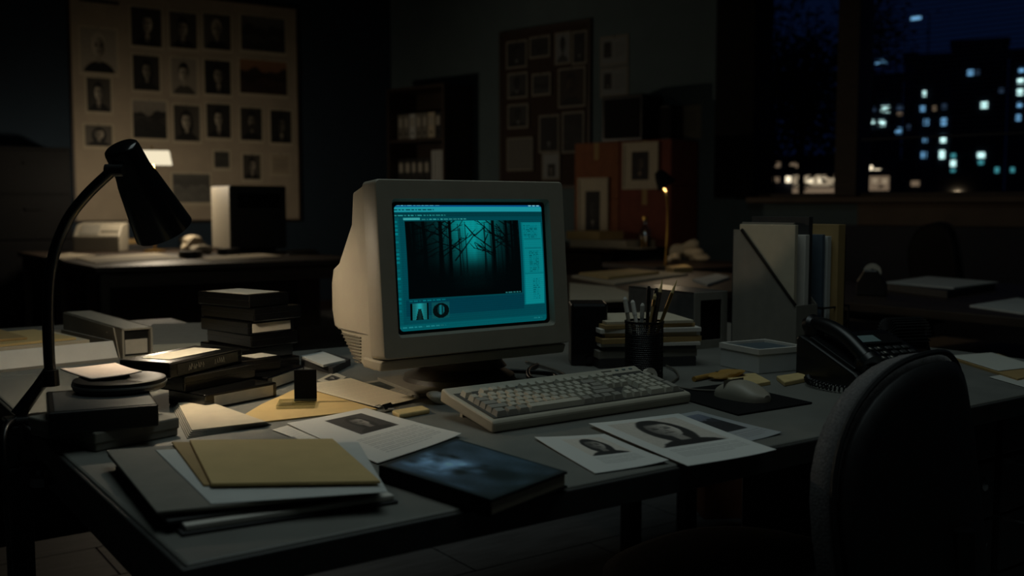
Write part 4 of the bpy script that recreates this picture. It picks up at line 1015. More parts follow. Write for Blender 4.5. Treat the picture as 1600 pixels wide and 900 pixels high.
sheet('small_print', paste(canvas(40, 40, (190, 182, 164)), portrait(64, 'long', bg=60), .25, .2, .75, .8), PQ([(495, 595), (522, 582), (542, 590), (518, 603)]), DZ + .001, 'tiny photo print on the desk behind the typed sheet', 'photograph')
sheet('leaflet', text(paste(canvas(50, 60, (150, 144, 130)), landscape(65, (.8, .9, .85), lo=.15, hi=.3), .1, .1, .6, .55), .1, .6, .9, .9, 5, seed=8), PQ([(560, 600), (606, 592), (655, 612), (640, 622)]), DZ + .001, 'printed leaflet tucked by the monitor foot', 'paper', curl=.004)
mgz = stackslab('magazine', PQ([(590, 596), (625, 592), (700, 617), (655, 622)]), DZ, DZ + .007, 'greycard', 'thin magazine lying under the front of the monitor base', 'magazine')
mgz.location.z += .0016
# stack of typed papers right of the grey box
for k in range(5):
    q = PQ([(270 + k * 2, 640 - k * .5), (318 + k, 634), (424 - k * 2, 664 + k), (292 + k * 2, 686 - k)])
    stackslab('paper_sheet_stack', q, DZ + k * .0022, DZ + k * .0022 + .0019, 'paper_w' if k > 3 else 'greycard', ['bottom', 'second', 'third', 'fourth', 'topmost'][k] + ' layer of the typed paper pile left of the envelope', 'papers', 'typed paper pile')
# note pads and scraps
stackslab('eraser', PQ([(612, 645), (660, 637), (672, 643), (624, 652)], DZ + .004), DZ, DZ + .009, 'skin', 'pale yellow eraser left of the keyboard', 'eraser', bevel=.003)
blob('crumpled_paper', 'crumpled white scrap at the left corner of the keyboard', 'paper', P(688, 630), (.028, .02, .011), 'paper', 12, .55)
# clear slide case with upright dark lid
q = P(463, 636)
r = E('slide_case', 'small clear plastic case with upright black lid on the envelope', 'case', (q.x, q.y, DZ + .0035), math.radians(-28))
obj('tray', MB().box(-.034, .036, -.034, .03, 0, .007), 'clear', r, bevel=.001)
obj('lid', MB().box(-.006, .036, .03, .037, .001, .062), 'blackm', r, bevel=.001)
obj('hinge', MB().cyl((-.006, .031, .004), (.036, .031, .004), .0025, n=8), 'steel', r)

# ================================================================== FOLDER PILE AT THE FRONT-LEFT CORNER
def fol(quad, z0, z1, m, label, name='folder'):
    stackslab(name, quad, z0, z1, m, label, 'folder' if name == 'folder' else 'papers', 'front-left folder pile', bevel=.0012)
fol([(.042, .45), (.30, .40), (.289, .062), (.024, .09)], .740, .7445, 'darkcard', 'dark bottom folder of the front-left pile')
fol([(.044, .45), (.30, .395), (.285, .066), (.03, .094)], .7448, .7515, 'paper', 'white paper bundle low in the front-left pile', 'paper_bundle')
fol([(.038, .458), (.29, .42), (.272, .08), (.014, .11)], .7518, .756, 'darkcard', 'second dark folder of the front-left pile')
fol([(.035, .462), (.285, .42), (.262, .07), (.012, .125)], .7563, .761, 'greycard', 'thick grey folder in the middle of the front-left pile')
fol([(.034, .466), (.29, .39), (.267, .052), (.006, .122)], .7613, .7655, 'greycard', 'wide grey folder under the white sheet in front-left pile')
q = PQ([(243, 703), (560, 690), (606, 768), (330, 787)], .767)
fol(q, .7658, .767, 'paper_b', 'white sheet under the manila folders of the front-left pile', 'paper_sheet')
q = PQ([(268, 690), (500, 690), (560, 755), (318, 757)], .770)
fol(q, .7672, .770, 'manila_d', 'lower darker manila folder of the front-left pile')
q = PQ([(296, 687), (520, 685), (595, 751), (330, 755)], .7745)
fol(q, .7704, .7745, 'manila', 'topmost manila folder of the front-left pile')
# book / magazine with dark blue cover
T0, T1 = .741, .763
qb = PQ([(592, 727), (712, 685), (887, 737), (768, 782)], T1)
qc = sum(qb, Vector()) / 4
bk = E('book', 'thick dark-blue covered book with pale figure overhanging the desk edge', 'book', (qc.x, qc.y, T0))
loc = [(p.x - qc.x, p.y - qc.y) for p in qb]; ins = [(x * .97, y * .97) for x, y in loc]
obj('page_block', MB().slab(ins, .003, T1 - T0 - .003), 'paper_w', bk)
obj('back_cover', MB().slab(loc, 0, .003), 'blackm', bk, bevel=.0008)
obj('front_cover', MB().slab(loc, T1 - T0 - .003, T1 - T0), 'blackm', bk, bevel=.0008)
sp = [loc[0], (loc[0][0] * .96, loc[0][1] * .96), (loc[3][0] * .96, loc[3][1] * .96), loc[3]]
obj('spine', MB().slab(sp, .0, T1 - T0), 'blackm', bk)
def paint_cover(W=90, H=110):
    r = rng(5); v, u = np.mgrid[0:H, 0:W]; u = u / W; v = v / H
    n = sum(np.sin(u * r.uniform(3, 22) + r.uniform(0, 6)) * np.sin(v * r.uniform(3, 22) + r.uniform(0, 6)) / (k + 1.5) for k in range(14))
    g = .26 + .09 * n
    g += .4 * np.exp(-((u - .36) / .10) ** 2 - ((v - .36) / .10) ** 2) + .35 * np.exp(-((u - .28) / .14) ** 2 - ((v - .2) / .07) ** 2) + .25 * np.exp(-((u - .5) / .08) ** 2 - ((v - .3) / .2) ** 2)
    g -= .2 * np.exp(-((u - .5) / .2) ** 2 - ((v - .75) / .12) ** 2)
    for k in range(26):
        cu, cv_ = r.uniform(.15, .62), r.uniform(.1, .6); g += r.choice([-.16, .18]) * np.exp(-((u - cu) / r.uniform(.02, .06)) ** 2 - ((v - cv_) / r.uniform(.02, .07)) ** 2)
    g -= .12 * sm(v, .7, .95)
    g = np.clip(g + r.normal(0, .02, g.shape), .03, .75)
    g *= 1.35; a = np.stack([g * .68, g * .88, g * 1.08], -1)
    e = np.minimum(np.minimum(u, 1 - u), np.minimum(v, 1 - v)); a *= (.25 + .75 * sm(e, .02, .06))[..., None]
    return a
vq = [Vector((x * .985, y * .985, T1 - T0 + .0006)) for x, y in loc]
link('cover_print', colormesh('cover_print', paint_cover(), lambda u, v: (vq[0] * (1 - u) + vq[1] * u) * (1 - v) + (vq[3] * (1 - u) + vq[2] * u) * v), 'gloss', bk)

# ================================================================== VIDEO TAPES
def tape(x, y, z, deg, label, L=.12, D=.19, H=.0295, front=None, top=None, side=None, m='tape', tilt=0.0, group='video tapes in black cases'):
    """corner nearest the viewer at x,y ; L along local x, D along local y"""
    r = E('video_tape', label, 'video tape', (x, y, z), group=group, rot=(0, tilt, math.radians(deg)))
    obj('case', MB().box(0, L, 0, D, 0, H), m, r, bevel=.0028)
    obj('lid_seam', MB().box(-.0003, L + .0003, -.0003, D + .0003, H * .55, H * .58), 'black', r)
    if front: obj('spine_label', MB().box(front[0] * L, front[1] * L, -.0008, 0, H * .16, H * .84), 'label', r)
    if top: obj('top_label', MB().box(top[0] * L, top[1] * L, top[2] * D, top[3] * D, H, H + .0006), 'label', r)
    if side: obj('side_label', MB().box(-.0008, 0, side[0] * D, side[1] * D, H * .16, H * .84), 'label', r)
    return r
TS = [(.508, 1.127, 10, None, None, 'bottom tape of the tall stack, plain black'),
      (.500, 1.128, 16, None, None, 'second tape from the bottom of the tall stack'),
      (.504, 1.122, 12, None, None, 'third tape from the bottom of the tall stack'),
      (.497, 1.118, 15, (.08, .92), None, 'white-labelled tape in the middle of the tall stack'),
      (.507, 1.108, 16, None, None, 'wide plain tape second from top of the tall stack'),
      (.502, 1.125, 18, None, (.1, .92, .12, .9), 'topmost tape of the tall stack with white top label')]
zz = DZ
for k, (x, y, a, fr, tp, lb) in enumerate(TS):
    L = .132 if k == 4 else (.125 if k < 4 else .115); D = .2 if k in (4, 0) else .185
    tape(x, y, zz, a, lb, L, D, front=fr, top=tp); zz += .0298
tape(.285, .785, DZ, 19, 'white-labelled tape lying in front, bottom of the low pile', .172, .11, front=(.12, .94))
tape(.262, .83, DZ + .03, 26, 'plain black tape in the middle of the low pile', .19, .115)
tl_tape = tape(.232, .815, DZ + .060, 33, 'angled tape on the low pile with white top label and scribbled spine', .215, .118, top=(.16, .86, .25, .8))
bandm = MB().box(.02 * 1, .2, -.0006, 0, .005, .0245); obj('spine_band', bandm, 'tape_in', tl_tape)
sc_ = MB(); rr = random.Random(4)
for g0, n_ in ((.05, 7), (.125, 5)):
    x = g0
    for k in range(n_):
        pz = [(x + rr.uniform(0, .004), -.0012, rr.uniform(.009, .012)), (x + .003, -.0012, rr.uniform(.017, .021)), (x + .006, -.0012, rr.uniform(.009, .015))]
        sc_.tube(pz, .0007, 4); x += .0065
obj('handwriting', sc_, 'label', tl_tape)
tape(.455, .905, DZ, 40, 'white-labelled tape partly behind the upright black lid', .165, .105, front=(.1, .95))
tape(.40, .955, DZ + .03, 14, 'plain black tape resting beside the tall stack', .12, .12, top=(.5, .95, .05, .5))

# ================================================================== BOXES UNDER THE LAMP, FILM TIN
r = E('storage_box', 'flat grey cardboard box at the left desk edge beneath the black case', 'box', (.043, .568, DZ), math.radians(17))
obj('body', MB().box(0, .145, 0, .2, 0, .022), 'greycard', r, bevel=.003); obj('lid', MB().box(-.002, .147, -.002, .202, .012, .031), 'greycard', r, bevel=.003)
r = tape(-.02, .583, DZ + .0315, -10, 'large black video case on the grey box', .158, .2, .034, top=(.06, .97, .04, .9), m='black')
r.children[-1].data.materials.clear(); r.children[-1].data.materials.append(M['steel'])  # steel colour on the top sheet imitates a grey sheen
fc = Vector((.122, .73, .806))
r = E('film_tin', 'round black film tin on the black case below the lamp', 'tin', fc)
obj('tin', MB().lathe([(0, 0), (.068, 0), (.074, .004), (.076, .012), (.074, .019), (.066, .020), (.02, .016), (0, .016)], 48), 'black', r, smooth=True)
obj('rim', MB().lathe([(.0735, .009), (.0765, .010), (.0765, .013), (.0735, .014), (.0735, .009)], 48), 'steel', r, smooth=True)
q = PQ([(94, 578), (180, 567), (222, 583), (142, 592)], .829)
sheet('note_sheets', canvas(20, 20, (200, 186, 176)), q, .8285, 'curled pale notes lying on the round film tin', 'papers', curl=.004, thick=.002)
# ================================================================== MAIN LAMP
sx_, sy_ = .046, .868
dS = (Vector((sx_, sy_, .9)) - CAM).dot(FW)
lm = E('desk_lamp', 'black gooseneck desk lamp clamped to the left desk edge', 'lamp', (sx_, sy_, DZ))
L0 = Vector((sx_, sy_, DZ))
gp = [at(x, y, dS) - L0 for x, y in ((79, 592), (76, 540), (75, 480), (78, 430), (88, 385), (108, 340), (138, 302), (176, 266))]
obj('gooseneck', MB().tube(smoothpath(gp, 10), .0098, 14), 'lampblk', lm, smooth=True)
obj('clamp', MB().box(-.085, .0, -.02, .02, 0, .012).box(-.085, -.062, -.02, .02, -.075, .0).box(-.085, -.01, -.02, .02, -.085, -.073), 'black', lm, bevel=.004)
obj('clamp_screw', MB().cyl((-.03, 0, -.11), (-.03, 0, -.03), .006, n=10).cyl((-.03, 0, -.115), (-.03, 0, -.1), .016, n=12), 'steel', lm)
obj('pivot_arm', MB().tube([gp[0] + Vector((0, 0, .012)), gp[0] * .5 + Vector((-.02, .02, .02)), Vector((-.06, .01, .012))], [.013, .011, .013], 12), 'lampblk', lm, smooth=True)
obj('collar', MB().cyl(gp[0] - Vector((0, 0, .012)), gp[0] + Vector((0, 0, .016)), .015, .0135, 18), 'black', lm)
Tt = at(188, 229, dS + .02) - L0; Mo = at(256, 359, dS + .115) - L0
ax = (Mo - Tt); SL = ax.length; ax.normalize()
mt = Matrix.Translation(Tt) @ ax.to_track_quat('Z', 'Y').to_matrix().to_4x4()
obj('shade', MB().lathe([(0, -.001), (.026, -.001), (.030, .002), (.0315, .007), (.033, .05), (.038, .07), (.0545, SL), (.0515, SL), (.035, .07), (.030, .05), (.028, .014), (0, .008)], 48, mt), 'lampblk', lm, smooth=True)
obj('shade_lining', MB().lathe([(.0513, SL - .002), (.0346, .07), (.0295, .05), (.0275, .016), (0, .012)], 40, mt), 'lining', lm, smooth=True)
obj('bulb', MB().lathe([(0, .03), (.012, .032), (.013, .05), (.024, .08), (.026, .10), (.018, .122), (0, .128)], 20, mt), 'bulb', lm, smooth=True)
jn = gp[-1]
obj('tilt_joint', MB().cyl(jn - RT * .012, jn + RT * .02, .011, n=16), 'black', lm, smooth=True)
obj('highlight_strip', MB().box(-.003, .003, -.0345, -.0315, .052, .074, mt @ Matrix.Rotation(math.radians(200), 4, 'Z')), 'chrome', lm)  # chrome strip added for the highlight on the shade
point('desk_lamp_light', L0 + Tt + ax * (SL * .895), 4.4, (1, .83, .60), .024)
pts = smoothpath([(-.02, .86, .75), (-.05, .80, .72), (-.05, .78, .5), (-.055, .72, .2), (-.06, .6, .01), (-.3, .3, .008)])
tag(obj('lamp_cord', MB().tube(pts, .004, 8), 'black', smooth=2), 'black power cord hanging down the left side of the desk', 'cord')

# ================================================================== SIDE DESK ITEMS
SZ = .738
tr = E('letter_tray', 'grey cardboard letter tray holding envelopes at far left', 'tray', (-.20, 1.455, SZ), math.radians(9))
obj('base', MB().box(0, .53, 0, .36, 0, .006), 'greycard', tr)
obj('front_wall', MB().prism([(0, .0), (.03, .045), (.034, .045), (.005, .0)], 0, .53), 'paper', tr, bevel=.001)
obj('back_wall', MB().box(0, .53, .355, .36, 0, .045), 'greycard', tr)
obj('side_wall', MB().box(0, .005, .03, .355, 0, .045), 'greycard', tr); obj('side_wall', MB().box(.525, .53, .03, .355, 0, .045), 'greycard', tr)
def in_tray(x0, x1, y0, y1, z0, z1, m, label, rz):
    c_ = Vector(((x0 + x1) / 2, (y0 + y1) / 2, 0)); a = math.radians(9); p = Vector((-.20 + c_.x * math.cos(a) - c_.y * math.sin(a), 1.455 + c_.x * math.sin(a) + c_.y * math.cos(a), 0))
    return stackslab('envelope', rect(p.x, p.y, x1 - x0, y1 - y0, 9 + rz), SZ + z0, SZ + z1, m, label, 'envelope', 'envelopes in the letter tray')
in_tray(.03, .48, .05, .34, .008, .050, 'paper_w', 'thick cream envelope bundle at the bottom of letter tray', 0)
in_tray(.02, .45, .06, .31, .0505, .056, 'manila', 'manila envelope on top in the letter tray', 3)
in_tray(.02, .36, .12, .36, .0565, .062, 'manila_d', 'tan envelope at the back of the letter tray', -2)
bx = E('slipcase', 'long pale slipcase box with dark slot and white label beside the tray', 'box', (.335, 1.545, SZ), math.radians(3))
sw, sd, shh = .075, .52, .075
obj('side_wall', MB().box(0, .005, 0, sd, 0, shh), 'beige', bx); obj('side_wall', MB().box(sw - .005, sw, 0, sd, 0, shh), 'beige', bx)
obj('top_wall', MB().box(0, sw, 0, sd, shh - .005, shh), 'beige', bx, bevel=.001); obj('bottom_wall', MB().box(.005, sw - .005, 0, sd, 0, .005), 'beige', bx)
obj('slanted_side', MB().prism([(.02, 0), (.06, shh - .002), (sd, shh - .002), (sd, 0)], -.003, 0), 'beige', bx)
obj('insert', MB().box(.007, sw - .007, .012, sd - .02, .007, shh - .008), 'black', bx); obj('insert_label', MB().box(.010, sw - .010, .0105, .012, .010, .046), 'label', bx)
stackslab('drawing_sheets', PQ([(216, 548), (238, 508), (348, 505), (352, 540)], SZ), SZ, SZ + .004, 'greycard', 'large grey drawing sheets on the side desk behind the tapes', 'papers')
stackslab('drawing_sheets', PQ([(208, 553), (222, 541), (350, 536), (352, 545)], SZ + .005), SZ + .0045, SZ + .008, 'paper_w', 'pale curled sheet edge along the front of the grey drawing sheets', 'papers')
# notebook stack by the monitor
stackslab('notebook', PQ([(470, 566), (500, 552), (548, 566), (520, 580)], DZ + .008), DZ, DZ + .016, 'darkcard', 'dark notebook between the tall tape stack and monitor', 'notebook')
stackslab('notebook', PQ([(470, 556), (505, 549), (540, 562), (505, 570)], DZ + .022), DZ + .0162, DZ + .022, 'paper_b', 'pale notebook on top of the dark one left of monitor', 'notebook')
# ================================================================== RIGHT-HAND CLUSTER
sp = E('speaker', 'small black computer speaker right of the monitor', 'speaker', (1.164, .808, DZ), math.radians(-35))
obj('cabinet', MB().box(0, .086, 0, .1, 0, .148), 'black', sp, bevel=.006)
obj('grille', MB().box(.006, .080, -.003, 0, .03, .142), 'blackm', sp, bevel=.002)
obj('knob', MB().cyl((.043, -.002, .016), (.043, -.010, .016), .008, n=16), 'black', sp)
# book and folder stack
items = [(.022, 'darkcard', 'book', 'dark grey book at the bottom of the stack behind pencil cup'), (.018, 'greycard', 'book', 'grey book second from the bottom behind pencil cup'),
         (.008, 'darkcard', 'folder', 'thin dark folder third from the bottom behind pencil cup'), (.008, 'paper', 'papers', 'white paper bundle in the stack behind pencil cup'),
         (.012, 'manila_d', 'folder', 'brown folder in the stack behind pencil cup'), (.010, 'paper_w', 'papers', 'cream paper bundle in the stack behind pencil cup'),
         (.010, 'paper', 'papers', 'white papers fourth from the top behind pencil cup'), (.009, 'manila_d', 'folder', 'tan folder near the top behind pencil cup'), (.007, 'paper_w', 'papers', 'topmost cream sheets of the stack behind pencil cup')]
zz = DZ; rr = random.Random(21)
for k, (h, m, c_, lb) in enumerate(items):
    off = rr.uniform(-.008, .008)
    cx_, cy_ = 1.345 + off, .775 + rr.uniform(-.006, .006)
    stackslab('book' if c_ == 'book' else 'folder' if c_ == 'folder' else 'paper_bundle', rect(cx_, cy_, .235 + rr.uniform(-.012, .012) - .018 * (k > 7), .19, -24 + rr.uniform(-5, 5)), zz, zz + h, m, lb, c_, 'book and paper stack behind pencil cup'); zz += h + .0006
# pencil cup (wire mesh)
cc = Vector((1.178, .572, DZ)); CR, CH = .0405, .127
cup = E('pencil_cup', 'black wire-mesh pencil cup full of pens', 'cup', cc)
mb = MB(); n, m_ = 56, 26
for j in range(m_ + 1):
    for i in range(n):
        t = 2 * PI * (i + .5 * (j % 2)) / n; mb.v.append((CR * math.cos(t), CR * math.sin(t), .006 + (CH - .01) * j / m_))
for j in range(m_):
    for i in range(n):
        mb.f.append((j * n + i, j * n + (i + 1) % n, (j + 1) * n + (i + 1) % n, (j + 1) * n + i))
o = obj('mesh_wall', mb, 'black', cup); wf = o.modifiers.new('wire', 'WIREFRAME'); wf.thickness = .0016
obj('rim', MB().lathe([(CR - .002, CH - .003), (CR + .0022, CH - .003), (CR + .0022, CH + .002), (CR - .002, CH + .002), (CR - .002, CH - .003)], 40), 'black', cup, smooth=True)
obj('base', MB().cyl((0, 0, 0), (0, 0, .006), CR + .001, n=40), 'black', cup)
obj('liner', MB().lathe([(0, .0065), (CR - .006, .0065), (CR - .006, CH * .8), (CR - .0065, CH * .8), (CR - .0065, .007), (0, .007)], 32), 'blackm', cup)
dC = (cc - CAM).dot(FW)
def pen(px, py, off, m, label, r_=.004, tip='chrome', fwd=0.0, kind='pen'):
    top = at(px, py, dC + fwd); base = cc + Vector((off[0], off[1], .01))
    d = (top - base); L = d.length; d.normalize()
    root = E(kind, label, kind, base, group='pens and pencils in the mesh cup'); 
    obj('barrel', MB().tube([(0, 0, 0), d * (L * .86)], r_, 8), m, root, smooth=True)
    if kind == 'pencil': obj('sharpened_tip', MB().tube([d * (L * .86), d * (L * .97), d * L], [r_, .0012, .0004], 8), 'skin', root)
    elif kind == 'paintbrush':
        obj('ferrule', MB().tube([d * (L * .84), d * (L * .92)], r_ * 1.15, 8), 'brass', root); obj('bristles', MB().tube([d * (L * .92), d * (L * .96), d * L], [r_ * 1.1, r_ * 1.3, .0005], 8), 'skin', root)
    else: obj('cap', MB().tube([d * (L * .80), d * (L * .97), d * L], [r_ * 1.18, r_ * 1.18, r_ * .6], 8), tip, root)
pen(976, 464, (-.012, .008), 'beige', 'white pen leaning furthest left in the mesh cup', .0042, 'paper', .0)
pen(988, 469, (-.004, -.010), 'paper', 'second white pen from the left in the mesh cup', .0042, 'paper', .01)
pen(1004, 474, (.0, .014), 'paper_b', 'short white-capped pen in the middle of the mesh cup', .004, 'paper', -.02)
pen(1014, 447, (.004, .0), 'black', 'slim dark green pen upright in the mesh cup', .004, 'black', .0)
pen(1026, 450, (.010, .010), 'black', 'black pen with chrome cap right of centre in the mesh cup', .0045, 'chrome', .01)
pen(1035, 436, (.0, -.006), 'wood', 'dark wooden pencil with pale tip in the mesh cup', .0038, 'skin', .015, 'pencil')
pen(1058, 437, (-.012, -.004), 'brass', 'gold pencil leaning furthest right in the mesh cup', .0040, 'brass', -.005, 'pencil')
pen(1024, 458, (-.006, .004), 'manila_d', 'thin paintbrush standing in the mesh cup', .0032, 'skin', .0, 'paintbrush')
# white lidded box with blue-grey inset
r = E('stationery_box', 'low white box with grey-blue inset lid right of pencil cup', 'box', (1.433, .472, DZ), math.radians(-8))
obj('body', MB().box(0, .135, 0, .135, 0, .048), 'paper_b', r, bevel=.002)
obj('lid_rim', MB().frame(-.002, .137, -.002, .137, .007, 0, .012), 'paper', r, (0, .0, .056), (-PI / 2, 0, 0))
obj('lid_inset', MB().box(.004, .131, .004, .131, .046, .050), 'inset', r)
# metal slipcase standing behind
bx = E('file_box', 'grey metal file box with dark open front behind the white box', 'box', (1.60, .84, DZ), math.radians(-3))
w_, d_, h_ = .118, .27, .15
obj('side_wall', MB().box(0, .004, 0, d_, 0, h_), 'steel', bx); obj('side_wall', MB().box(w_ - .004, w_, 0, d_, 0, h_), 'steel', bx)
obj('top_wall', MB().box(0, w_, 0, d_, h_ - .004, h_), 'steel', bx); obj('bottom_wall', MB().box(.004, w_ - .004, 0, d_, 0, .004), 'steel', bx); obj('back_wall', MB().box(.004, w_ - .004, d_ - .004, d_, .004, h_ - .004), 'steel', bx)
obj('front_frame', MB().frame(0, w_, 0, h_, .022, -.004, 0), 'greycard', bx, bevel=.001); obj('insert', MB().box(.01, w_ - .01, .02, d_ - .02, .006, h_ - .01), 'blackm', bx)  # frame in paler card colour for light reflected off the steel
# magazine file with papers
mf = E('magazine_file', 'grey magazine file with diagonal cut side holding papers', 'magazine file', (1.70, .59, DZ), math.radians(2))
sidep = [(0, 0), (0, .13), (.175, .315), (.20, .315), (.20, 0)]
obj('side_wall', MB().prism(sidep, 0, .003), 'greycard', mf); obj('side_wall', MB().prism(sidep, .082, .085), 'greycard', mf)
obj('front_wall', MB().box(0, .085, -.003, 0, 0, .13), 'greycard', mf); obj('back_wall', MB().box(0, .085, .20, .203, 0, .315), 'darkcard', mf); obj('bottom_wall', MB().box(.003, .082, 0, .2, 0, .003), 'greycard', mf)
ed = [(0, .128), (0, .132), (.175, .318), (.178, .315)]
obj('cut_edge', MB().prism([(0, .127), (0, .133), (.173, .318), (.177, .313)], -.002, .004), 'black', mf)
pa = math.radians(2)
def inf(ox, oy, oz, wy, h, m, label, th=.006, rx=0.0, base=(1.70, .59, DZ), nm='paper_bundle', cat='papers'):
    p = Vector(base) + Vector((ox * math.cos(pa) - oy * math.sin(pa), ox * math.sin(pa) + oy * math.cos(pa), oz))
    o = obj(nm, MB().box(0, th, 0, wy, 0, h), m, None, p, (rx, 0, pa), bevel=.0008); return tag(o, label, cat, 'papers standing in the upright files')
inf(.008, .012, .004, .175, .325, 'paper_w', 'tall cream paper bundle standing in the grey magazine file', .012)
inf(.026, .03, .004, .165, .33, 'greycard', 'grey folder standing behind the cream bundle in the magazine file', .006, 0, nm='folder', cat='folder')
inf(.040, .004, .004, .17, .30, 'paper', 'white paper bundle at the back of the grey magazine file', .016)
inf(.060, .01, .004, .18, .345, 'darkcard', 'tall black folder at the far side of the grey magazine file', .016, nm='folder', cat='folder')
# black wire file with blue and orange folders
B2 = (1.80, .585, DZ)
wfl = E('wire_file', 'black wire file rack holding blue and orange folders', 'magazine file', B2, pa)
for x in (0, .11):
    for y in (0, .16): obj('post', MB().cyl((x, y, 0), (x, y, .118 if y == 0 else .25), .003, n=8), 'black', wfl)
for z in (.004, .04, .08, .118):
    obj('wire', MB().tube([(0, 0, z), (.11, 0, z), (.11, .16, z), (0, .16, z), (0, 0, z)], .002 if z < .1 else .003, 6), 'black', wfl)
obj('base_plate', MB().box(0, .11, 0, .16, 0, .003), 'black', wfl)
inf(.012, .015, .004, .14, .30, 'blue', 'blue folder standing in the black wire file', .012, 0, B2, 'folder', 'folder')
inf(.030, .012, .004, .14, .295, 'paper_b', 'white papers between the blue and orange folders', .016, 0, B2)
inf(.052, -.004, .004, .155, .325, 'manila_d', 'orange-brown folder standing in the black wire file', .030, 0, B2, 'folder', 'folder')
inf(.090, .01, .004, .14, .30, 'blackm', 'black binder at the right end of the wire file', .016, 0, B2, 'folder', 'folder')
# yellow scraps
blob('crumpled_wrapper', 'crumpled yellow wrapper on the desk behind the mouse', 'wrapper', P(1142, 592), (.04, .024, .008), 'yellow', 31, .7)
stackslab('sticky_notes', PQ([(1128, 588), (1180, 584), (1204, 597), (1165, 604)], DZ + .006), DZ, DZ + .008, 'skin', 'pale yellow sticky-note pad behind the mouse', 'note pad', bevel=.001)
stackslab('sticky_notes', PQ([(1213, 590), (1252, 584), (1264, 592), (1226, 600)], DZ + .006), DZ, DZ + .010, 'skin', 'small pale pad between white box and telephone', 'note pad', bevel=.002)
r = E('marker_pen', 'black and yellow marker pen lying behind the mouse', 'pen', P(1105, 588, DZ + .006), math.radians(10))
obj('barrel', MB().cyl((-.05, 0, 0), (.035, 0, 0), .0058, n=12), 'yellow', r); obj('cap', MB().cyl((.035, 0, 0), (.075, 0, 0), .0065, n=12), 'black', r)
r = E('tape_reel', 'small clear tape reel leaning against the pencil cup', 'tape roll', P(1013, 577, DZ + .02), 0)
obj('ring', MB().lathe([(.006, -.006), (.017, -.006), (.017, .006), (.006, .006), (.006, -.006)], 24, Matrix.Rotation(PI / 2 - .25, 4, 'X') @ Matrix.Rotation(.0, 4, 'Y')), 'label', r, smooth=True)
bpy.data.objects[r.name].location = Vector((1.145, .518, DZ + .0178))
# ================================================================== TELEPHONE
ph = E('telephone', 'black desk telephone with handset, display and keypad behind the chair', 'telephone', (1.435, .215, DZ), math.radians(-12))
PW, PD = .245, .195
wedge = [(0, .0), (0, .028), (.012, .036), (.15, .085), (PD - .01, .095), (PD, .088), (PD, 0)]
obj('body', MB().prism(wedge, 0, PW), 'black', ph, bevel=.006, seg=3)
slope = math.atan2(.049, .138)
sm_ = Matrix.Translation((0, .012, .036)) @ Matrix.Rotation(slope, 4, 'X')
obj('handset_cradle', MB().box(.006, .064, .006, .155, 0, .007, sm_), 'black', ph, bevel=.003)
d = obj('display_bezel', MB().box(.085, .225, .105, .148, 0, .006, sm_), 'blackm', ph, bevel=.002)
obj('display', MB().box(.095, .170, .112, .142, .006, .0072, sm_), 'lcd', ph)
kme = None
for j in range(4):
    for i in range(6):
        x = .085 + i * .0235 + (.006 if i > 2 else 0); y = .018 + j * .021
        if kme is None:
            kx = obj('key', MB().box(0, .016, 0, .012, 0, .005), 'darkcard', ph, bevel=.0015); kme = kx.data
            kx.matrix_local = sm_ @ Matrix.Translation((x, y, 0))
        else:
            kx = link('key', kme, None, ph); kx.matrix_local = sm_ @ Matrix.Translation((x, y, 0))
            b = kx.modifiers.new('bevel', 'BEVEL'); b.width = .0015; b.segments = 1
        if i < 3: o = obj('legend', MB().box(.006, .010, .003, .009, .005, .0053), 'label', kx)
# handset
hp = smoothpath([(.035, -.004, .052), (.035, .02, .068), (.035, .07, .098), (.035, .12, .114), (.035, .165, .118), (.035, .19, .110)], 6)
hr = [(.024 if (i < 5 or i > len(hp) - 6) else .0165) for i in range(len(hp))]
hr[0] = .016; hr[-1] = .016
hs = obj('handset', MB().tube(hp, hr, 16), 'black', ph, smooth=True)
obj('mouthpiece', MB().cyl((.035, .010, .060), (.035, .018, .042), .024, .022, 20), 'black', hs); obj('earpiece', MB().cyl((.035, .175, .116), (.035, .176, .094), .024, .022, 20), 'black', hs)
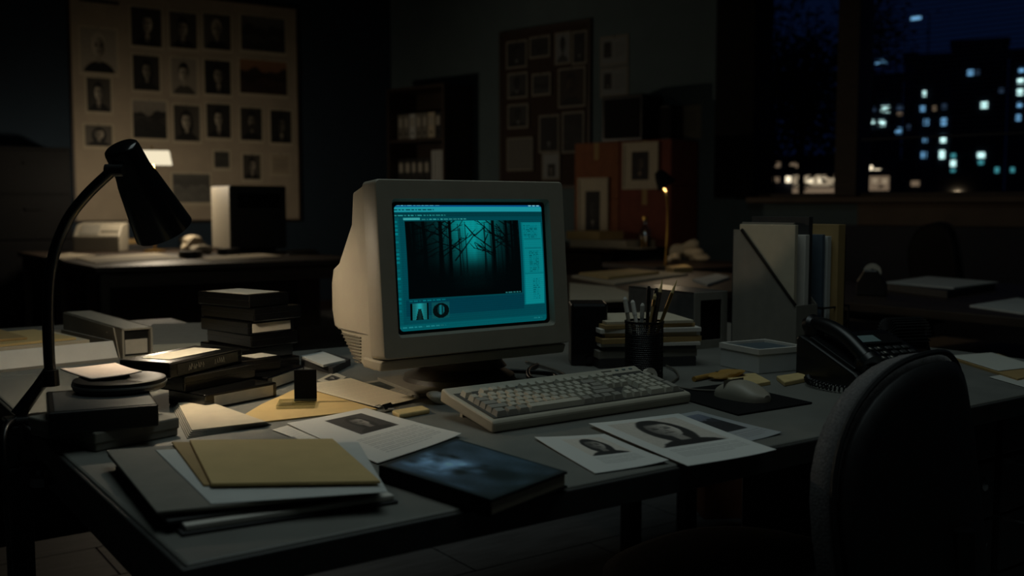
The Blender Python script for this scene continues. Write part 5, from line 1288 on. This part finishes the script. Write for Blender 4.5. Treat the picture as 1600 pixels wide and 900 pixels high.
# coiled cord
axis = smoothpath([(1.452, .205, .766), (1.432, .175, .752), (1.40, .195, .750), (1.385, .245, .750), (1.395, .30, .752), (1.43, .335, .752)], 40)
cp = []
for i, p in enumerate(axis):
    dd = (axis[min(i + 1, len(axis) - 1)] - axis[max(0, i - 1)]).normalized(); a = dd.cross(Vector((0, 0, 1))).normalized(); b = Vector((0, 0, 1)); t = i * .95
    cp.append(p + (a * math.cos(t) + b * math.sin(t)) * .0065)
pinv = (Matrix.Translation(ph.location) @ Matrix.Rotation(math.radians(-12), 4, 'Z')).inverted()
obj('coiled_cord', MB().tube([pinv @ p for p in cp], .0019, 6), 'black', ph, smooth=2)
sheet('note_sheet', text(canvas(30, 40, (184, 190, 190)), .1, .1, .9, .9, 8, seed=9), [(1.40, .212), (1.55, .18), (1.50, .06), (1.36, .10)], DZ + .001, 'white note sheet peeking out in front of the telephone', 'paper')
# rotary card file
rf = E('card_file', 'black rotary card file behind the telephone', 'card file', (1.90, .42, DZ), math.radians(-20))
obj('base', MB().box(-.06, .06, -.06, .06, 0, .02), 'black', rf, bevel=.004)
for s in (-1, 1): obj('bracket', MB().prism([(-.03, .02), (0, .07), (.03, .02)], s * .055 - .003, s * .055 + .003), 'black', rf)
cm = None
for k in range(26):
    t = -2.5 + k * .2
    if cm is None: c1 = obj('card', MB().box(-.048, .048, -.0006, .0006, .012, .042), 'darkcard', rf); cm = c1.data
    else: c1 = link('card', cm, None, rf)
    c1.matrix_local = Matrix.Translation((0, 0, .062)) @ Matrix.Rotation(t, 4, 'X')
obj('axle', MB().cyl((-.06, 0, .062), (.06, 0, .062), .008, n=10), 'steel', rf)
# papers at the right end of the desk
stackslab('folder', PQ([(1485, 562), (1560, 556), (1640, 585), (1590, 596)], DZ), DZ, DZ + .006, 'manila_d', 'tan folder at the right end of the desk behind the chair', 'folder')
sheet('paper_sheet', canvas(20, 20, (190, 190, 180)), PQ([(1483, 556), (1550, 551), (1625, 573), (1560, 580)], DZ + .007), DZ + .0075, 'white sheet on the tan folder behind the chair', 'paper')
sheet('paper_sheet', canvas(20, 20, (186, 186, 178)), PQ([(1545, 590), (1600, 580), (1660, 592), (1600, 606)], DZ), DZ + .0015, 'white sheet at the right picture edge on the desk', 'paper')
